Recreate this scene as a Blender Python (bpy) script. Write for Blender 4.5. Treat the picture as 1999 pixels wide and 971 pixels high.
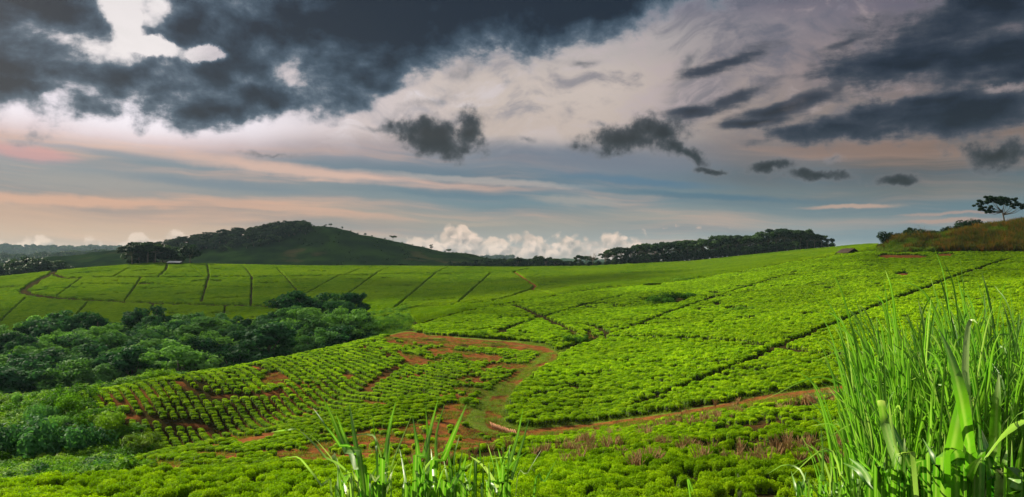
import bpy, math, random
import numpy as np
from math import radians, sin, cos, pi
random.seed(7); rng = np.random.default_rng(7)
for o in list(bpy.data.objects): bpy.data.objects.remove(o)
SC = bpy.context.scene
COL = SC.collection
# ------------------------------------------------------------------ camera, exposure
F, CX, HV = 1570.0, 999.5, 510.0            # focal length / principal column / horizon row, in photograph pixels
cd = bpy.data.cameras.new('camera'); cam = bpy.data.objects.new('camera', cd); COL.objects.link(cam)
cam.location = (0, 0, 0); cam.rotation_euler = (radians(90), 0, 0)
cd.sensor_fit = 'HORIZONTAL'; cd.sensor_width = 36.0; cd.lens = 36.0 * F / 1999.0
cd.shift_y = (HV - 485.5) / 1999.0
cd.clip_start = 0.1; cd.clip_end = 60000
SC.camera = cam
SC.render.resolution_x = 1024; SC.render.resolution_y = 497
SC.view_settings.view_transform = 'Standard'; SC.view_settings.look = 'None'
SC.view_settings.gamma = 1.0
EXPO = 1.28
SC.view_settings.exposure = EXPO
try:
    SC.cycles.max_bounces = 6; SC.cycles.diffuse_bounces = 3; SC.cycles.transmission_bounces = 3
    SC.cycles.volume_bounces = 0; SC.cycles.transparent_max_bounces = 4
except Exception: pass
SUN_AZ, SUN_EL = radians(-50), radians(27)    # azimuth from +Y towards +X
SKY = 0.10
# ------------------------------------------------------------------ node helpers
class NG:
    def __init__(s, nt): s.nt = nt; s.n = nt.nodes; s.l = nt.links
    def new(s, t, **kw):
        nd = s.n.new(t)
        for k, v in kw.items(): setattr(nd, k, v)
        return nd
    def put(s, sock, v):
        if isinstance(v, bpy.types.NodeSocket): s.l.new(v, sock)
        elif v is not None:
            if hasattr(sock.default_value, '__len__') and not hasattr(v, '__len__'): v = (v,) * len(sock.default_value)
            if hasattr(v, '__len__') and len(sock.default_value) == 4 and len(v) == 3: v = (*v, 1)
            sock.default_value = v
    def m(s, op, a, b=None, c=None, clamp=False):
        nd = s.new('ShaderNodeMath', operation=op, use_clamp=clamp)
        for i, v in enumerate((a, b, c)):
            if v is not None: s.put(nd.inputs[i], v)
        return nd.outputs[0]
    def v(s, op, a, b=None, sc=None):
        nd = s.new('ShaderNodeVectorMath', operation=op)
        s.put(nd.inputs[0], a)
        if b is not None: s.put(nd.inputs[1], b)
        if sc is not None: s.put(nd.inputs['Scale'], sc)
        return nd.outputs['Value'] if op in ('LENGTH', 'DOT_PRODUCT', 'DISTANCE') else nd.outputs['Vector']
    def xyz(s, x, y, z):
        nd = s.new('ShaderNodeCombineXYZ')
        for i, q in enumerate((x, y, z)): s.put(nd.inputs[i], q)
        return nd.outputs[0]
    def noise(s, vec, scale=1.0, detail=4, rough=0.55, dist=0.0, dims='3D', color=False):
        nd = s.new('ShaderNodeTexNoise', noise_dimensions=dims)
        s.put(nd.inputs['Vector'], vec); s.put(nd.inputs['Scale'], scale); nd.inputs['Detail'].default_value = detail
        nd.inputs['Roughness'].default_value = rough; nd.inputs['Distortion'].default_value = dist
        return nd.outputs['Color'] if color else nd.outputs[0]
    def ss(s, x, a, b, lo=0.0, hi=1.0, kind='SMOOTHSTEP'):
        nd = s.new('ShaderNodeMapRange', interpolation_type=kind, clamp=True)
        for i, q in enumerate((x, a, b, lo, hi)): s.put(nd.inputs[i], q)
        return nd.outputs[0]
    def mix(s, f, a, b, mode='MIX'):
        nd = s.new('ShaderNodeMix', data_type='RGBA', blend_type=mode)
        s.put(nd.inputs[0], f); s.put(nd.inputs[6], a); s.put(nd.inputs[7], b)
        return nd.outputs[2]
    def ramp(s, f, stops, interp='EASE'):
        nd = s.new('ShaderNodeValToRGB'); cr = nd.color_ramp; cr.interpolation = interp
        while len(cr.elements) > 1: cr.elements.remove(cr.elements[-1])
        cr.elements[0].position = stops[0][0]; cr.elements[0].color = (*stops[0][1], 1)
        for p, c in stops[1:]:
            e = cr.elements.new(p); e.color = (*c, 1)
        s.put(nd.inputs[0], f); return nd.outputs[0]
def lin(r, g=None, b=None):
    if g is None: r, g, b = r
    return tuple(((c / 255 + 0.055) / 1.055) ** 2.4 if c > 10 else c / 255 / 12.92 for c in (r, g, b))
def px_az(u): return math.atan((u - CX) / F)
def px_el(u, v): return math.atan((HV - v) / math.hypot(F, u - CX))
# ------------------------------------------------------------------ world: Nishita sky behind layered cloud
W = bpy.data.worlds.new('World'); SC.world = W; W.use_nodes = True
W.node_tree.nodes.clear(); g = NG(W.node_tree)
sky = g.new('ShaderNodeTexSky', sky_type='NISHITA'); sky.sun_disc = False
sky.sun_elevation = SUN_EL; sky.sun_rotation = SUN_AZ; sky.dust_density = 2.0
tc = g.new('ShaderNodeTexCoord'); P = g.v('NORMALIZE', tc.outputs['Generated'])
sp = g.new('ShaderNodeSeparateXYZ'); g.put(sp.inputs[0], P); X, Y, Z = sp.outputs
az = g.m('ARCTAN2', X, Y); el = g.m('ARCSINE', Z)
# slow warp of the coordinates
n0 = g.noise(P, 5.0, 3, 0.5, color=True); wv = g.v('SUBTRACT', n0, (0.5, 0.5, 0.5))
n1 = g.noise(P, 26.0, 5, 0.62, color=True); wf = g.v('SUBTRACT', n1, (0.5, 0.5, 0.5))
s0 = g.new('ShaderNodeSeparateXYZ'); g.put(s0.inputs[0], wv); s1 = g.new('ShaderNodeSeparateXYZ'); g.put(s1.inputs[0], wf)
# base colour: left and right gradients over elevation (position = elevation / 0.36 rad)
E = g.m('DIVIDE', g.m('ADD', el, g.m('MULTIPLY', s0.outputs[0], 0.03)), 0.36, clamp=True)
def ev(v): return max(0.0, (HV - v) / F / 0.36 * 0.98)
left = g.ramp(E, [(0.0, lin(196, 178, 160)), (ev(470), lin(200, 172, 148)), (ev(425), lin(190, 160, 140)), (ev(375), lin(150, 148, 146)), (ev(335), lin(128, 140, 148)),
                  (ev(290), lin(205, 180, 180)), (ev(240), lin(232, 222, 232)), (ev(150), lin(215, 205, 210)), (ev(30), lin(190, 180, 190))])
mid = g.ramp(E, [(0.0, lin(185, 180, 172)), (ev(470), lin(150, 152, 148)), (ev(430), lin(150, 148, 140)), (ev(385), lin(108, 132, 142)), (ev(350), lin(105, 125, 140)),
                 (ev(300), lin(128, 132, 142)), (ev(250), lin(194, 178, 168)), (ev(170), lin(200, 186, 177)), (ev(90), lin(180, 172, 170)), (ev(20), lin(120, 120, 135))])
right = g.ramp(E, [(0.0, lin(170, 165, 155)), (ev(460), lin(120, 138, 142)), (ev(420), lin(98, 122, 130)), (ev(385), lin(102, 108, 108)), (ev(350), lin(88, 84, 82)),
                   (ev(300), lin(118, 102, 94)), (ev(250), lin(120, 108, 104)), (ev(150), lin(128, 114, 118)), (ev(60), lin(105, 98, 112)), (ev(0), lin(80, 78, 92))])
azw = g.m('ADD', az, g.m('MULTIPLY', s0.outputs[1], 0.25))
base = g.mix(g.ss(azw, px_az(250), px_az(950)), left, mid)
base = g.mix(g.ss(azw, px_az(1150), px_az(1800)), base, right)
# streaks: noise stretched along the horizon
Ps = g.xyz(g.m('MULTIPLY', az, 2.0), 0.0, g.m('ADD', g.m('ADD', g.m('MULTIPLY', el, 30.0), g.m('MULTIPLY', az, 1.6)), g.m('MULTIPLY', s0.outputs[2], 1.1)))
st = g.noise(Ps, 1.3, 7, 0.58, 0.15); st2 = g.noise(g.v('ADD', Ps, (7.3, 2.1, 4.4)), 0.8, 6, 0.55, 0.1)
band = g.m('MULTIPLY', g.ss(el, px_el(1000, 505), px_el(1000, 470)), g.ss(el, px_el(1000, 250), px_el(1000, 330)))
lowright = g.ss(az, px_az(1000), px_az(1900))
peach = g.mix(lowright, lin(228, 180, 150), lin(190, 155, 135))
base = g.mix(g.m('MULTIPLY', g.m('MULTIPLY', g.ss(st, 0.46, 0.74), band), g.ss(lowright, 0, 1, 0.75, 0.38)), base, peach)
base = g.mix(g.m('MULTIPLY', g.m('MULTIPLY', g.ss(st2, 0.44, 0.74), band), 0.65), base, g.mix(lowright, lin(88, 112, 128), lin(72, 104, 122)))
# named long streaks (u0, v0, half length px, half thickness px, tilt deg, colour, strength)
Pe = g.xyz(g.m('ADD', az, g.m('MULTIPLY', s0.outputs[1], 0.02)), g.m('ADD', el, g.m('ADD', g.m('MULTIPLY', s0.outputs[2], 0.012), g.m('MULTIPLY', s1.outputs[2], 0.010))), 0.0)
LAST = [None]
def ell(vec, u, v, ru, rv, ang, k=1.0):
    """1 - normalised distance inside a tilted ellipse, negative outside"""
    nd = g.new('ShaderNodeMapping', vector_type='TEXTURE')
    if LAST[0] is not None:       # evaluate one after the other, which keeps the shader's memory small
        vec = g.v('ADD', vec, g.v('SCALE', (1e-7, 1e-7, 0.0), None, LAST[0]))
    g.put(nd.inputs['Vector'], vec)
    ca = math.cos(px_az(u))
    nd.inputs['Location'].default_value = (px_az(u), px_el(u, v), 0)
    nd.inputs['Rotation'].default_value = (0, 0, radians(ang))
    nd.inputs['Scale'].default_value = (ru / F * ca * ca, rv / F * ca, 1)
    r_ = g.m('SUBTRACT', 1.0, g.v('LENGTH', nd.outputs[0])); LAST[0] = r_
    return r_
for (u, v, ru, rv, an, c, k) in [
    (560, 330, 400, 20, -5, (226, 186, 165), 0.75), (150, 390, 420, 17, 0, (222, 172, 142), 0.7), (560, 405, 330, 12, -6, (205, 165, 142), 0.6),
    (60, 298, 120, 20, -4, (205, 150, 150), 0.7), (930, 352, 330, 9, -4, (190, 178, 168), 0.5), (1250, 352, 260, 14, -5, (78, 112, 136), 0.8),
    (1400, 382, 300, 10, -4, (70, 105, 125), 0.8), (1650, 402, 130, 6, -1, (190, 158, 138), 0.75), (1850, 418, 130, 4, 0, (180, 148, 132), 0.6),
    (1860, 432, 120, 5, 1, (176, 142, 125), 0.7), (250, 318, 150, 12, 2, (118, 134, 144), 0.6), (420, 358, 330, 16, -4, (104, 126, 142), 0.6),
    (1150, 310, 420, 36, -5, (104, 114, 130), 0.7), (880, 380, 220, 12, -3, (92, 120, 136), 0.6), (1120, 392, 120, 12, -3, (176, 164, 152), 0.5),
    (1700, 290, 260, 22, -2, (140, 112, 98), 0.6), (920, 438, 130, 7, -3, (178, 162, 145), 0.5), (1350, 205, 130, 60, 35, (96, 100, 116), 0.6)]:
    e = ell(Pe, u, v, ru, rv, an)
    base = g.mix(g.m('MULTIPLY', g.ss(g.m('ADD', e, g.m('MULTIPLY', g.m('SUBTRACT', st, 0.5), 1.6)), 0.0, 0.75), k), base, lin(c))
# wispy veil high up
veil = g.noise(g.v('ADD', g.v('MULTIPLY', P, (3.0, 3.0, 8.0)), g.v('SCALE', wv, None, 1.2)), 3.0, 10, 0.64)
hi = g.ss(el, px_el(1000, 320), px_el(1000, 200))
base = g.mix(g.m('MULTIPLY', g.ss(veil, 0.47, 0.68), g.m('MULTIPLY', hi, 0.8)), base, g.mix(g.ss(az, px_az(300), px_az(1500)), lin(186, 180, 184), lin(96, 98, 112)))
base = g.mix(g.m('MULTIPLY', g.ss(veil, 0.48, 0.32), g.m('MULTIPLY', hi, 0.75)), base, g.mix(g.ss(az, px_az(300), px_az(1500)), lin(246, 240, 244), lin(176, 160, 160)))
# glow where the sun stands behind the clouds
e = ell(Pe, 300, 225, 470, 75, 0); base = g.mix(g.m('MULTIPLY', g.ss(e, 0.0, 0.8), 0.8), base, lin(250, 243, 250))
e = ell(Pe, 250, 60, 200, 150, 0); base = g.mix(g.m('MULTIPLY', g.ss(e, 0.0, 0.6), 0.62), base, lin(250, 244, 240))
# horizon cumulus banks: two rows of puffs
def puffs(base, h, top_scale, seed, litc, shc, soft, colz):
    pv = g.xyz(g.m('MULTIPLY', az, top_scale), g.m('MULTIPLY', el, top_scale), seed)
    wob = g.v('SCALE', g.v('SUBTRACT', g.noise(pv, 1.6, 5, 0.6, color=True), (0.5, 0.5, 0.5)), None, 0.62)
    pv = g.v('ADD', pv, wob)
    def f(vec):
        a = g.new('ShaderNodeTexVoronoi', feature='SMOOTH_F1', voronoi_dimensions='2D'); g.put(a.inputs['Vector'], vec); a.inputs['Scale'].default_value = 1.0
        a.inputs['Smoothness'].default_value = 0.25
        b = g.new('ShaderNodeTexVoronoi', feature='SMOOTH_F1', voronoi_dimensions='2D'); g.put(b.inputs['Vector'], vec); b.inputs['Scale'].default_value = 2.7
        b.inputs['Smoothness'].default_value = 0.25
        return g.m('ADD', g.m('MULTIPLY', g.m('SUBTRACT', 0.75, a.outputs['Distance']), 1.0), g.m('MULTIPLY', g.m('SUBTRACT', 0.6, b.outputs['Distance']), 0.42))
    d0 = f(pv); d1 = f(g.v('ADD', pv, (-0.16, 0.22, 0.0)))
    top = g.m('SUBTRACT', h, el)                                 # >0 below the outline
    dens = g.m('ADD', g.m('MULTIPLY', top, 48.0), g.m('MULTIPLY', g.m('SUBTRACT', d0, 0.30), 1.5))
    a = g.ss(dens, 0.0, soft)
    shade = g.m('ADD', 0.55, g.m('MULTIPLY', g.m('SUBTRACT', d0, d1), 2.2), clamp=True)
    shade = g.m('MULTIPLY', shade, g.ss(top, -0.01, 0.035, 1.0, 0.75))
    shade = g.m('ADD', shade, g.m('MULTIPLY', g.ss(dens, 0.7, 0.0), 0.45), clamp=True)   # thin bright rims
    c = g.mix(shade, shc, litc)
    c = g.mix(g.ss(el, px_el(1000, 488), px_el(1000, 508), 0.0, 0.7), c, colz)
    return g.mix(a, base, c)
azn = g.noise(g.xyz(g.m('MULTIPLY', az, 7.0), 3.3, 0.0), 1.0, 4, 0.6)
h1 = g.m('ADD', px_el(1000, 482), g.m('MULTIPLY', g.m('SUBTRACT', azn, 0.5), 0.028))
for (u, w, a) in [(860, 60, 0.022), (900, 24, 0.010), (960, 60, 0.018), (1035, 24, 0.014), (760, 70, 0.006), (1120, 70, 0.012), (1190, 50, 0.008), (330, 60, 0.010), (270, 45, 0.010), (60, 80, 0.008), (400, 60, 0.008),
                  (1250, 60, 0.012), (1420, 70, -0.03), (1540, 150, -0.06), (1800, 250, -0.05), (600, 110, -0.006)]:
    dd = g.m('DIVIDE', g.m('SUBTRACT', az, px_az(u)), w / F)
    h1 = g.m('ADD', h1, g.m('MULTIPLY', g.m('EXPONENT', g.m('MULTIPLY', g.m('MULTIPLY', dd, dd), -1.0)), a))
hz = lin(188, 176, 162)
base = puffs(base, g.m('SUBTRACT', h1, 0.007), 30.0, 1.7, lin(224, 200, 180), lin(142, 134, 128), 0.4, hz)
base = puffs(base, g.m('SUBTRACT', h1, 0.015), 38.0, 8.1, lin(236, 210, 190), lin(138, 130, 126), 0.5, hz)
# small lit heap at right centre
hh = g.m('SUBTRACT', px_el(1350, 452), g.m('MULTIPLY', g.m('POWER', g.m('DIVIDE', g.m('SUBTRACT', az, px_az(1352)), 85 / F), 2.0), 0.012))
hh = g.m('ADD', hh, g.m('MULTIPLY', g.ss(el, px_el(1350, 446), px_el(1350, 452)), -0.03))
base = g.mix(0.75, base, puffs(base, hh, 70.0, 3.9, lin(206, 178, 160), lin(140, 144, 146), 0.8, hz))
# dark broken cloud: union of ellipses eroded by noise
Pc = g.xyz(g.m('ADD', az, g.m('ADD', g.m('MULTIPLY', s0.outputs[0], 0.03), g.m('MULTIPLY', s1.outputs[0], 0.040))),
           g.m('ADD', el, g.m('ADD', g.m('MULTIPLY', s0.outputs[1], 0.02), g.m('MULTIPLY', s1.outputs[1], 0.030))), 0.0)
cn = g.noise(g.v('MULTIPLY', P, (1.0, 1.0, 1.5)), 9.0, 10, 0.58, 0.15)
cn2 = g.noise(g.v('MULTIPLY', P, (1.0, 1.0, 1.6)), 5.5, 4, 0.5)
cnl = g.noise(g.v('ADD', g.v('MULTIPLY', P, (1.0, 1.0, 1.5)), (0.010, 0.0, -0.030)), 9.0, 9, 0.52, 0.15)
def union(vec, items, gr=1.0):
    acc = None
    for it in items:
        e = ell(vec, it[0], it[1], it[2] * gr, it[3] * gr, it[4])
        if acc is None: acc = e
        else: acc = g.m('SMOOTH_MAX', acc, e, 0.25)
        LAST[0] = acc
    return acc
BIG = [(60, 60, 190, 150, 0), (20, 120, 90, 60, 0), (330, 160, 220, 75, -3), (520, 60, 190, 130, 0), (230, 200, 150, 40, 0), (420, 205, 160, 36, 0), (660, 110, 170, 110, 0),
       (800, 40, 260, 85, 3), (960, 30, 260, 85, 6), (1140, 15, 170, 38, 8), (960, 70, 70, 45, 0), (500, 190, 180, 32, -2), (50, 165, 95, 18, 0), (-250, 100, 260, 160, 0), (110, 110, 120, 70, 0), (0, 40, 160, 100, 0), (360, 30, 70, 70, 0), (235, 60, 120, 95, 0), (640, -60, 700, 100, 0)]
BIGR = [(1870, 50, 290, 80, 18), (1780, 120, 170, 52, 14), (1960, 110, 200, 60, 10), (1700, 252, 270, 24, 2), (1870, 225, 260, 40, 5), (1960, 150, 120, 20, 10), (2250, 120, 300, 200, 0), (1760, 215, 180, 30, 8)]
SLIM = [(1435, 122, 135, 22, 13), (1650, 85, 85, 13, 14), (1450, 188, 90, 22, 17), (1360, 216, 80, 18, 8), (1600, 190, 110, 22, 14), (1634, 172, 34, 24, 50), (1470, 240, 95, 13, 3), (1540, 212, 130, 18, 12)]
SMALL = [(855, 268, 78, 34, -10), (928, 262, 42, 44, 5), (1235, 266, 90, 28, 2), (1290, 255, 62, 36, -6), (1335, 290, 62, 17, -30), (1500, 320, 58, 15, -4), (1605, 344, 75, 12, -3), (1765, 351, 55, 15, -3),
         (1930, 300, 88, 34, -2), (1400, 330, 40, 8, 0)]
WISP = [(900, 140, 80, 30, 50), (825, 205, 90, 22, 20), (640, 185, 100, 35, -5), (1130, 122, 70, 15, 0), (1350, 110, 50, 22, 40), (700, 145, 90, 40, 0), (1035, 265, 25, 9, 0), (1635, 310, 30, 12, 0), (1180, 240, 24, 10, 0), (760, 250, 160, 10, 0), (540, 300, 90, 8, 0)]
HOLES = [(212, 2, 26, 36, 0), (240, 48, 24, 42, 0), (285, 88, 34, 11, 5), (400, 105, 26, 9, 0)]
mB = g.m('MINIMUM', g.m('MULTIPLY', union(Pc, BIG, 1.18), 1.35), 0.90); mBR = g.m('MINIMUM', g.m('MULTIPLY', union(Pc, BIGR, 1.2), 1.35), 0.95)
mS = union(Pe, SLIM); mK = union(Pc, SMALL, 1.2); mW = union(Pc, WISP); mH = union(Pc, HOLES, 1.45)
er = g.m('SUBTRACT', cn, 0.5); lo = g.m('SUBTRACT', cn2, 0.5); fine = g.m('SUBTRACT', g.noise(P, 30.0, 7, 0.62), 0.5)
relief = g.m('MULTIPLY', g.m('SUBTRACT', cn, cnl), 1.6)
turb = g.m('ADD', g.m('ADD', g.m('MULTIPLY', er, 2.3), g.m('MULTIPLY', lo, 1.5)), g.m('ADD', g.m('MULTIPLY', fine, 0.55), relief))
holev = g.m('MULTIPLY', g.ss(g.m('ADD', mH, g.m('ADD', g.m('MULTIPLY', er, 1.8), g.m('MULTIPLY', fine, 1.4))), -0.5, 0.9), 1.45)
leftup = g.m('MULTIPLY', g.ss(az, px_az(330), px_az(60)), g.ss(el, px_el(150, 230), px_el(150, 150)))
STOPS = [(0.0, lin(176, 168, 176)), (0.18, lin(138, 142, 152)), (0.36, lin(94, 108, 122)), (0.58, lin(60, 77, 93)), (0.80, lin(34, 49, 65)), (1.0, lin(16, 28, 43))]
STOPR = [(0.0, lin(128, 118, 118)), (0.18, lin(98, 96, 102)), (0.38, lin(70, 74, 84)), (0.60, lin(44, 52, 66)), (0.82, lin(26, 36, 52)), (1.0, lin(14, 23, 37))]
STOPK = [(0.0, lin(140, 134, 136)), (0.25, lin(104, 104, 108)), (0.5, lin(66, 70, 76)), (0.78, lin(34, 40, 46)), (1.0, lin(16, 22, 28))]
def layer(out, tau, stops, a1=0.22, scale=1.0, op=1.0):
    c = g.ramp(g.m('MULTIPLY', tau, scale, clamp=True), stops, 'LINEAR')
    return g.mix(g.m('MULTIPLY', g.ss(tau, -0.05, a1), op), out, c)
mpr = g.new('ShaderNodeMapping'); g.put(mpr.inputs['Vector'], Pe); mpr.inputs['Rotation'].default_value = (0, 0, radians(-14)); mpr.inputs['Scale'].default_value = (7, 30, 1)
streak = g.m('SUBTRACT', g.noise(mpr.outputs[0], 1.0, 8, 0.62, 0.2), 0.5)
tW = g.m('ADD', g.m('MULTIPLY', mW, 0.8), g.m('ADD', g.m('MULTIPLY', er, 2.2), g.m('MULTIPLY', fine, 1.4)))
out = layer(base, tW, [(0.0, lin(160, 154, 158)), (1.0, lin(74, 82, 90))], 0.9, 1.0, 0.8)
tL = g.m('SUBTRACT', g.m('ADD', g.m('ADD', mB, g.m('MULTIPLY', leftup, 0.42)), g.m('ADD', turb, g.m('ADD', g.ss(el, px_el(700, 200), px_el(700, 0), -0.08, 0.18), g.ss(az, px_az(350), px_az(900), -0.06, 0.14)))), holev)
out = layer(out, tL, STOPS, 0.55, 0.86)
tS = g.m('ADD', g.m('MULTIPLY', mS, 1.15), g.m('ADD', g.m('MULTIPLY', er, 1.2), g.m('ADD', g.m('MULTIPLY', fine, 1.0), g.m('MULTIPLY', streak, 2.6))))
out = layer(out, tS, STOPR, 0.75, 0.75, 0.95)
tR = g.m('ADD', mBR, g.m('ADD', g.m('MULTIPLY', turb, 0.65), g.m('ADD', g.m('MULTIPLY', streak, 2.0), g.ss(el, px_el(1900, 260), px_el(1900, 0), 0.0, 0.14))))
out = layer(out, tR, STOPR, 0.60, 0.82)
tK = g.m('ADD', g.m('MULTIPLY', mK, 1.55), g.m('ADD', g.m('MULTIPLY', er, 2.6), g.m('MULTIPLY', fine, 3.0)))
out = layer(out, tK, STOPK, 0.95, 0.70, 0.97)
# broken cloud over the rest of the sky, behind and beside the view
back = g.mix(g.ss(cn2, 0.35, 0.65), lin(105, 118, 138), lin(215, 212, 214))
out = g.mix(g.ss(Y, 0.75, 0.45), out, back)
out = g.mix(g.m('MULTIPLY', g.ss(Z, 0.36, 0.6), 1.0), out, back)
out = g.mix(g.ss(Z, -0.06, -0.01), lin(60, 70, 50), out)
k = 1.0 / (SKY * 2 ** EXPO)
out = g.v('SCALE', out, None, k)
fin = g.mix(0.985, sky.outputs[0], out)
bg = g.new('ShaderNodeBackground'); g.put(bg.inputs[0], fin); bg.inputs[1].default_value = SKY
wo = g.new('ShaderNodeOutputWorld'); g.l.new(bg.outputs[0], wo.inputs[0])
try: W.cycles.sampling_method = 'MANUAL'; W.cycles.sample_map_resolution = 512
except Exception: pass
# ------------------------------------------------------------------ sun
ld = bpy.data.lights.new('sun', 'SUN'); ld.energy = 5.0; ld.angle = radians(0.6); ld.color = (1.0, 0.90, 0.70)
so = bpy.data.objects.new('sun', ld); COL.objects.link(so)
from mathutils import Vector
sdir = Vector((sin(SUN_AZ) * cos(SUN_EL), cos(SUN_AZ) * cos(SUN_EL), sin(SUN_EL)))
so.rotation_euler = (-sdir).to_track_quat('-Z', 'Y').to_euler(); so.location = (0, 0, 60)
# (unseen clouds added for shade are built further down, after the noise helpers)
# ------------------------------------------------------------------ numeric noise
def _h(ix, iy, s):
    n = (ix.astype(np.int64) * 374761393 + iy.astype(np.int64) * 668265263 + s * 2147483647) & 0xFFFFFFFF
    n = ((n ^ (n >> 13)) * 1274126177) & 0xFFFFFFFF
    return ((n ^ (n >> 16)) & 0xFFFF) / 65535.0
def vnoise(x, y, s=0):
    ix = np.floor(x); iy = np.floor(y); fx = x - ix; fy = y - iy
    fx = fx * fx * (3 - 2 * fx); fy = fy * fy * (3 - 2 * fy)
    a = _h(ix, iy, s); b = _h(ix + 1, iy, s); c = _h(ix, iy + 1, s); d = _h(ix + 1, iy + 1, s)
    return (a * (1 - fx) + b * fx) * (1 - fy) + (c * (1 - fx) + d * fx) * fy
def fbm(x, y, o=4, s=0):
    t = 0; a = 0.5; n = 0
    for i in range(o):
        t = t + a * vnoise(x * 2 ** i + 17.3 * i, y * 2 ** i - 9.1 * i, s + i); n += a; a *= 0.5
    return t / n
# ------------------------------------------------------------------ terrain: land profiles along bearings
COLS = [  # per bearing u: (distance, row) of each crest, foot and shoulder
 (-400, [(26,985),(33,965),(42,950),(50,975),(62,1010),(85,985),(95,990),(105,960),(120,900),(135,850),(170,850),(230,805),(360,700),(540,600),(690,552)]),
 (0,    [(26,980),(33,957),(41,940),(50,965),(60,975),(80,940),(90,925),(100,890),(109,840),(122,790),(160,835),(215,800),(320,705),(520,590),(680,540)]),
 (150,  [(26,978),(33,952),(42,922),(51,945),(61,955),(78,930),(88,920),(98,890),(106,835),(118,776),(160,830),(215,792),(320,697),(520,580),(680,524)]),
 (300,  [(26,977),(33,948),(43,914),(51,925),(63,905),(78,882),(90,905),(101,876),(110,810),(123,742),(168,800),(222,770),(320,680),(520,575),(690,513)]),
 (450,  [(26,976),(33,945),(44,910),(53,910),(66,892),(84,853),(97,880),(109,848),(119,780),(133,720),(178,770),(232,742),(325,662),(520,570),(700,516)]),
 (600,  [(26,975),(33,943),(45,905),(56,902),(71,873),(90,816),(103,838),(115,805),(128,740),(146,690),(190,740),(245,705),(330,640),(500,570),(710,519)]),
 (750,  [(26,975),(33,942),(46,898),(60,885),(77,850),(97,782),(108,784),(122,752),(140,698),(168,656),(220,680),(265,655),(340,612),(500,565),(720,519)]),
 (900,  [(26,975),(33,941),(46,893),(60,872),(82,840),(105,768),(115,750),(130,718),(165,665),(235,613),(270,622),(300,605),(370,590),(520,557),(730,520)]),
 (1000, [(26,975),(33,940),(46,888),(63,862),(88,843),(103,790),(118,755),(135,715),(172,662),(270,593),(300,600),(330,592),(390,578),(540,548),(740,521)]),
 (1150, [(26,975),(33,939),(46,885),(64,855),(92,830),(100,806),(112,768),(135,710),(190,640),(300,569),(330,578),(370,566),(430,556),(570,536),(750,519)]),
 (1350, [(26,975),(33,937),(45,878),(62,840),(90,797),(97,775),(108,745),(132,690),(190,620),(320,549),(350,554),(400,543),(460,536),(590,522),(720,509)]),
 (1550, [(26,975),(33,935),(44,870),(61,820),(90,765),(96,745),(106,720),(128,675),(185,605),(340,513),(370,517),(420,510),(480,505),(580,496),(680,489)]),
 (1690, [(26,975),(33,933),(43,862),(60,805),(89,750),(95,732),(105,706),(127,660),(188,580),(330,493),(360,491),(410,488),(470,484),(560,480),(660,477)]),
 (1745, [(26,975),(33,932),(43,860),(60,800),(88,745),(94,727),(104,700),(126,655),(190,570),(320,494),(345,473),(400,474),(480,471),(580,473),(680,476)]),
 (1870, [(26,973),(33,930),(42,855),(59,795),(86,732),(93,712),(103,685),(125,640),(185,564),(305,493),(328,460),(400,461),(480,455),(580,460),(680,465)]),
 (2000, [(26,970),(33,928),(42,850),(58,790),(85,720),(92,700),(102,672),(124,625),(180,560),(290,493),(312,441),(400,442),(480,440),(580,450),(680,455)]),
 (2400, [(26,960),(33,918),(42,835),(58,775),(85,700),(92,680),(102,652),(124,605),(180,540),(290,478),(312,412),(400,415),(480,420),(580,430),(680,440)])]
HILL = [  # u, hill crest row (d 1250), middle ridge row (d 2400), far ridge row (d 4500)
 (-400,522,508,483),(0,514,505,484),(150,504,499,486),(230,492,496,487),(300,482,495,489),(450,459,503,492),(560,444,520,494),(620,441,520,496),(660,443,520,498),(700,454,520,500),(760,467,520,502),(850,487,520,504),
 (900,497,520,505),(950,505,518,505),(1000,511,516,505),(1150,517,514,507),(1350,518,514,509),(1550,519,514,510),(2000,519,514,510),(2400,519,514,510)]
cu = np.array([c[0] for c in COLS], float); K = len(COLS[0][1])
ck = np.array([c[1] for c in COLS], float)          # ncol,K,2
NB = 1440 * 5; AZB = -pi + (np.arange(NB) + 0.5) * 2 * pi / NB
uq = CX + F * np.tan(np.clip(AZB, -0.72, 0.72)); uq = np.clip(uq, -400, 2400); cz = np.cos(np.arctan((uq - CX) / F))
def smooth(a, n):
    kern = np.hanning(2 * n + 3)[1:-1]; kern /= kern.sum()
    return np.convolve(np.concatenate([a[-n:], a, a[:n]]), kern, 'valid')
Rk = [np.zeros(NB), np.full(NB, 3.0), np.full(NB, 12.0)]; Zk = [np.full(NB, -1.75), np.full(NB, -2.15), np.full(NB, -4.3)]
for j in range(K):
    d = np.interp(uq, cu, ck[:, j, 0]); v = np.interp(uq, cu, ck[:, j, 1])
    n = 10 if j < 9 else 6
    d = smooth(d, n); v = smooth(v, n)
    Rk.append(d / cz); Zk.append(-(v - HV) / F * d)
hu = np.array([h[0] for h in HILL], float)
def hk(d, v): 
    v = smooth(v, 5); Rk.append(np.full(NB, float(d)) / cz); Zk.append(-(v - HV) / F * d)
one = np.ones(NB)
hk(830, np.interp(uq, [-400, 900, 1100, 2400], [565, 545, 530, 520])); hk(950, np.interp(uq, [-400, 900, 1100, 2400], [550, 540, 530, 525]))
hk(1100, np.interp(uq, hu, [0.45 * h[1] + 0.55 * 530 for h in HILL]))
hk(1270, np.interp(uq, hu, [h[1] for h in HILL])); hk(1550, one * 545); hk(2000, one * 530)
hk(2400, np.interp(uq, hu, [h[2] for h in HILL])); hk(3300, one * 530); hk(4500, np.interp(uq, hu, [h[3] for h in HILL])); hk(5600, one * 520); hk(12000, one * 530)
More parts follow.
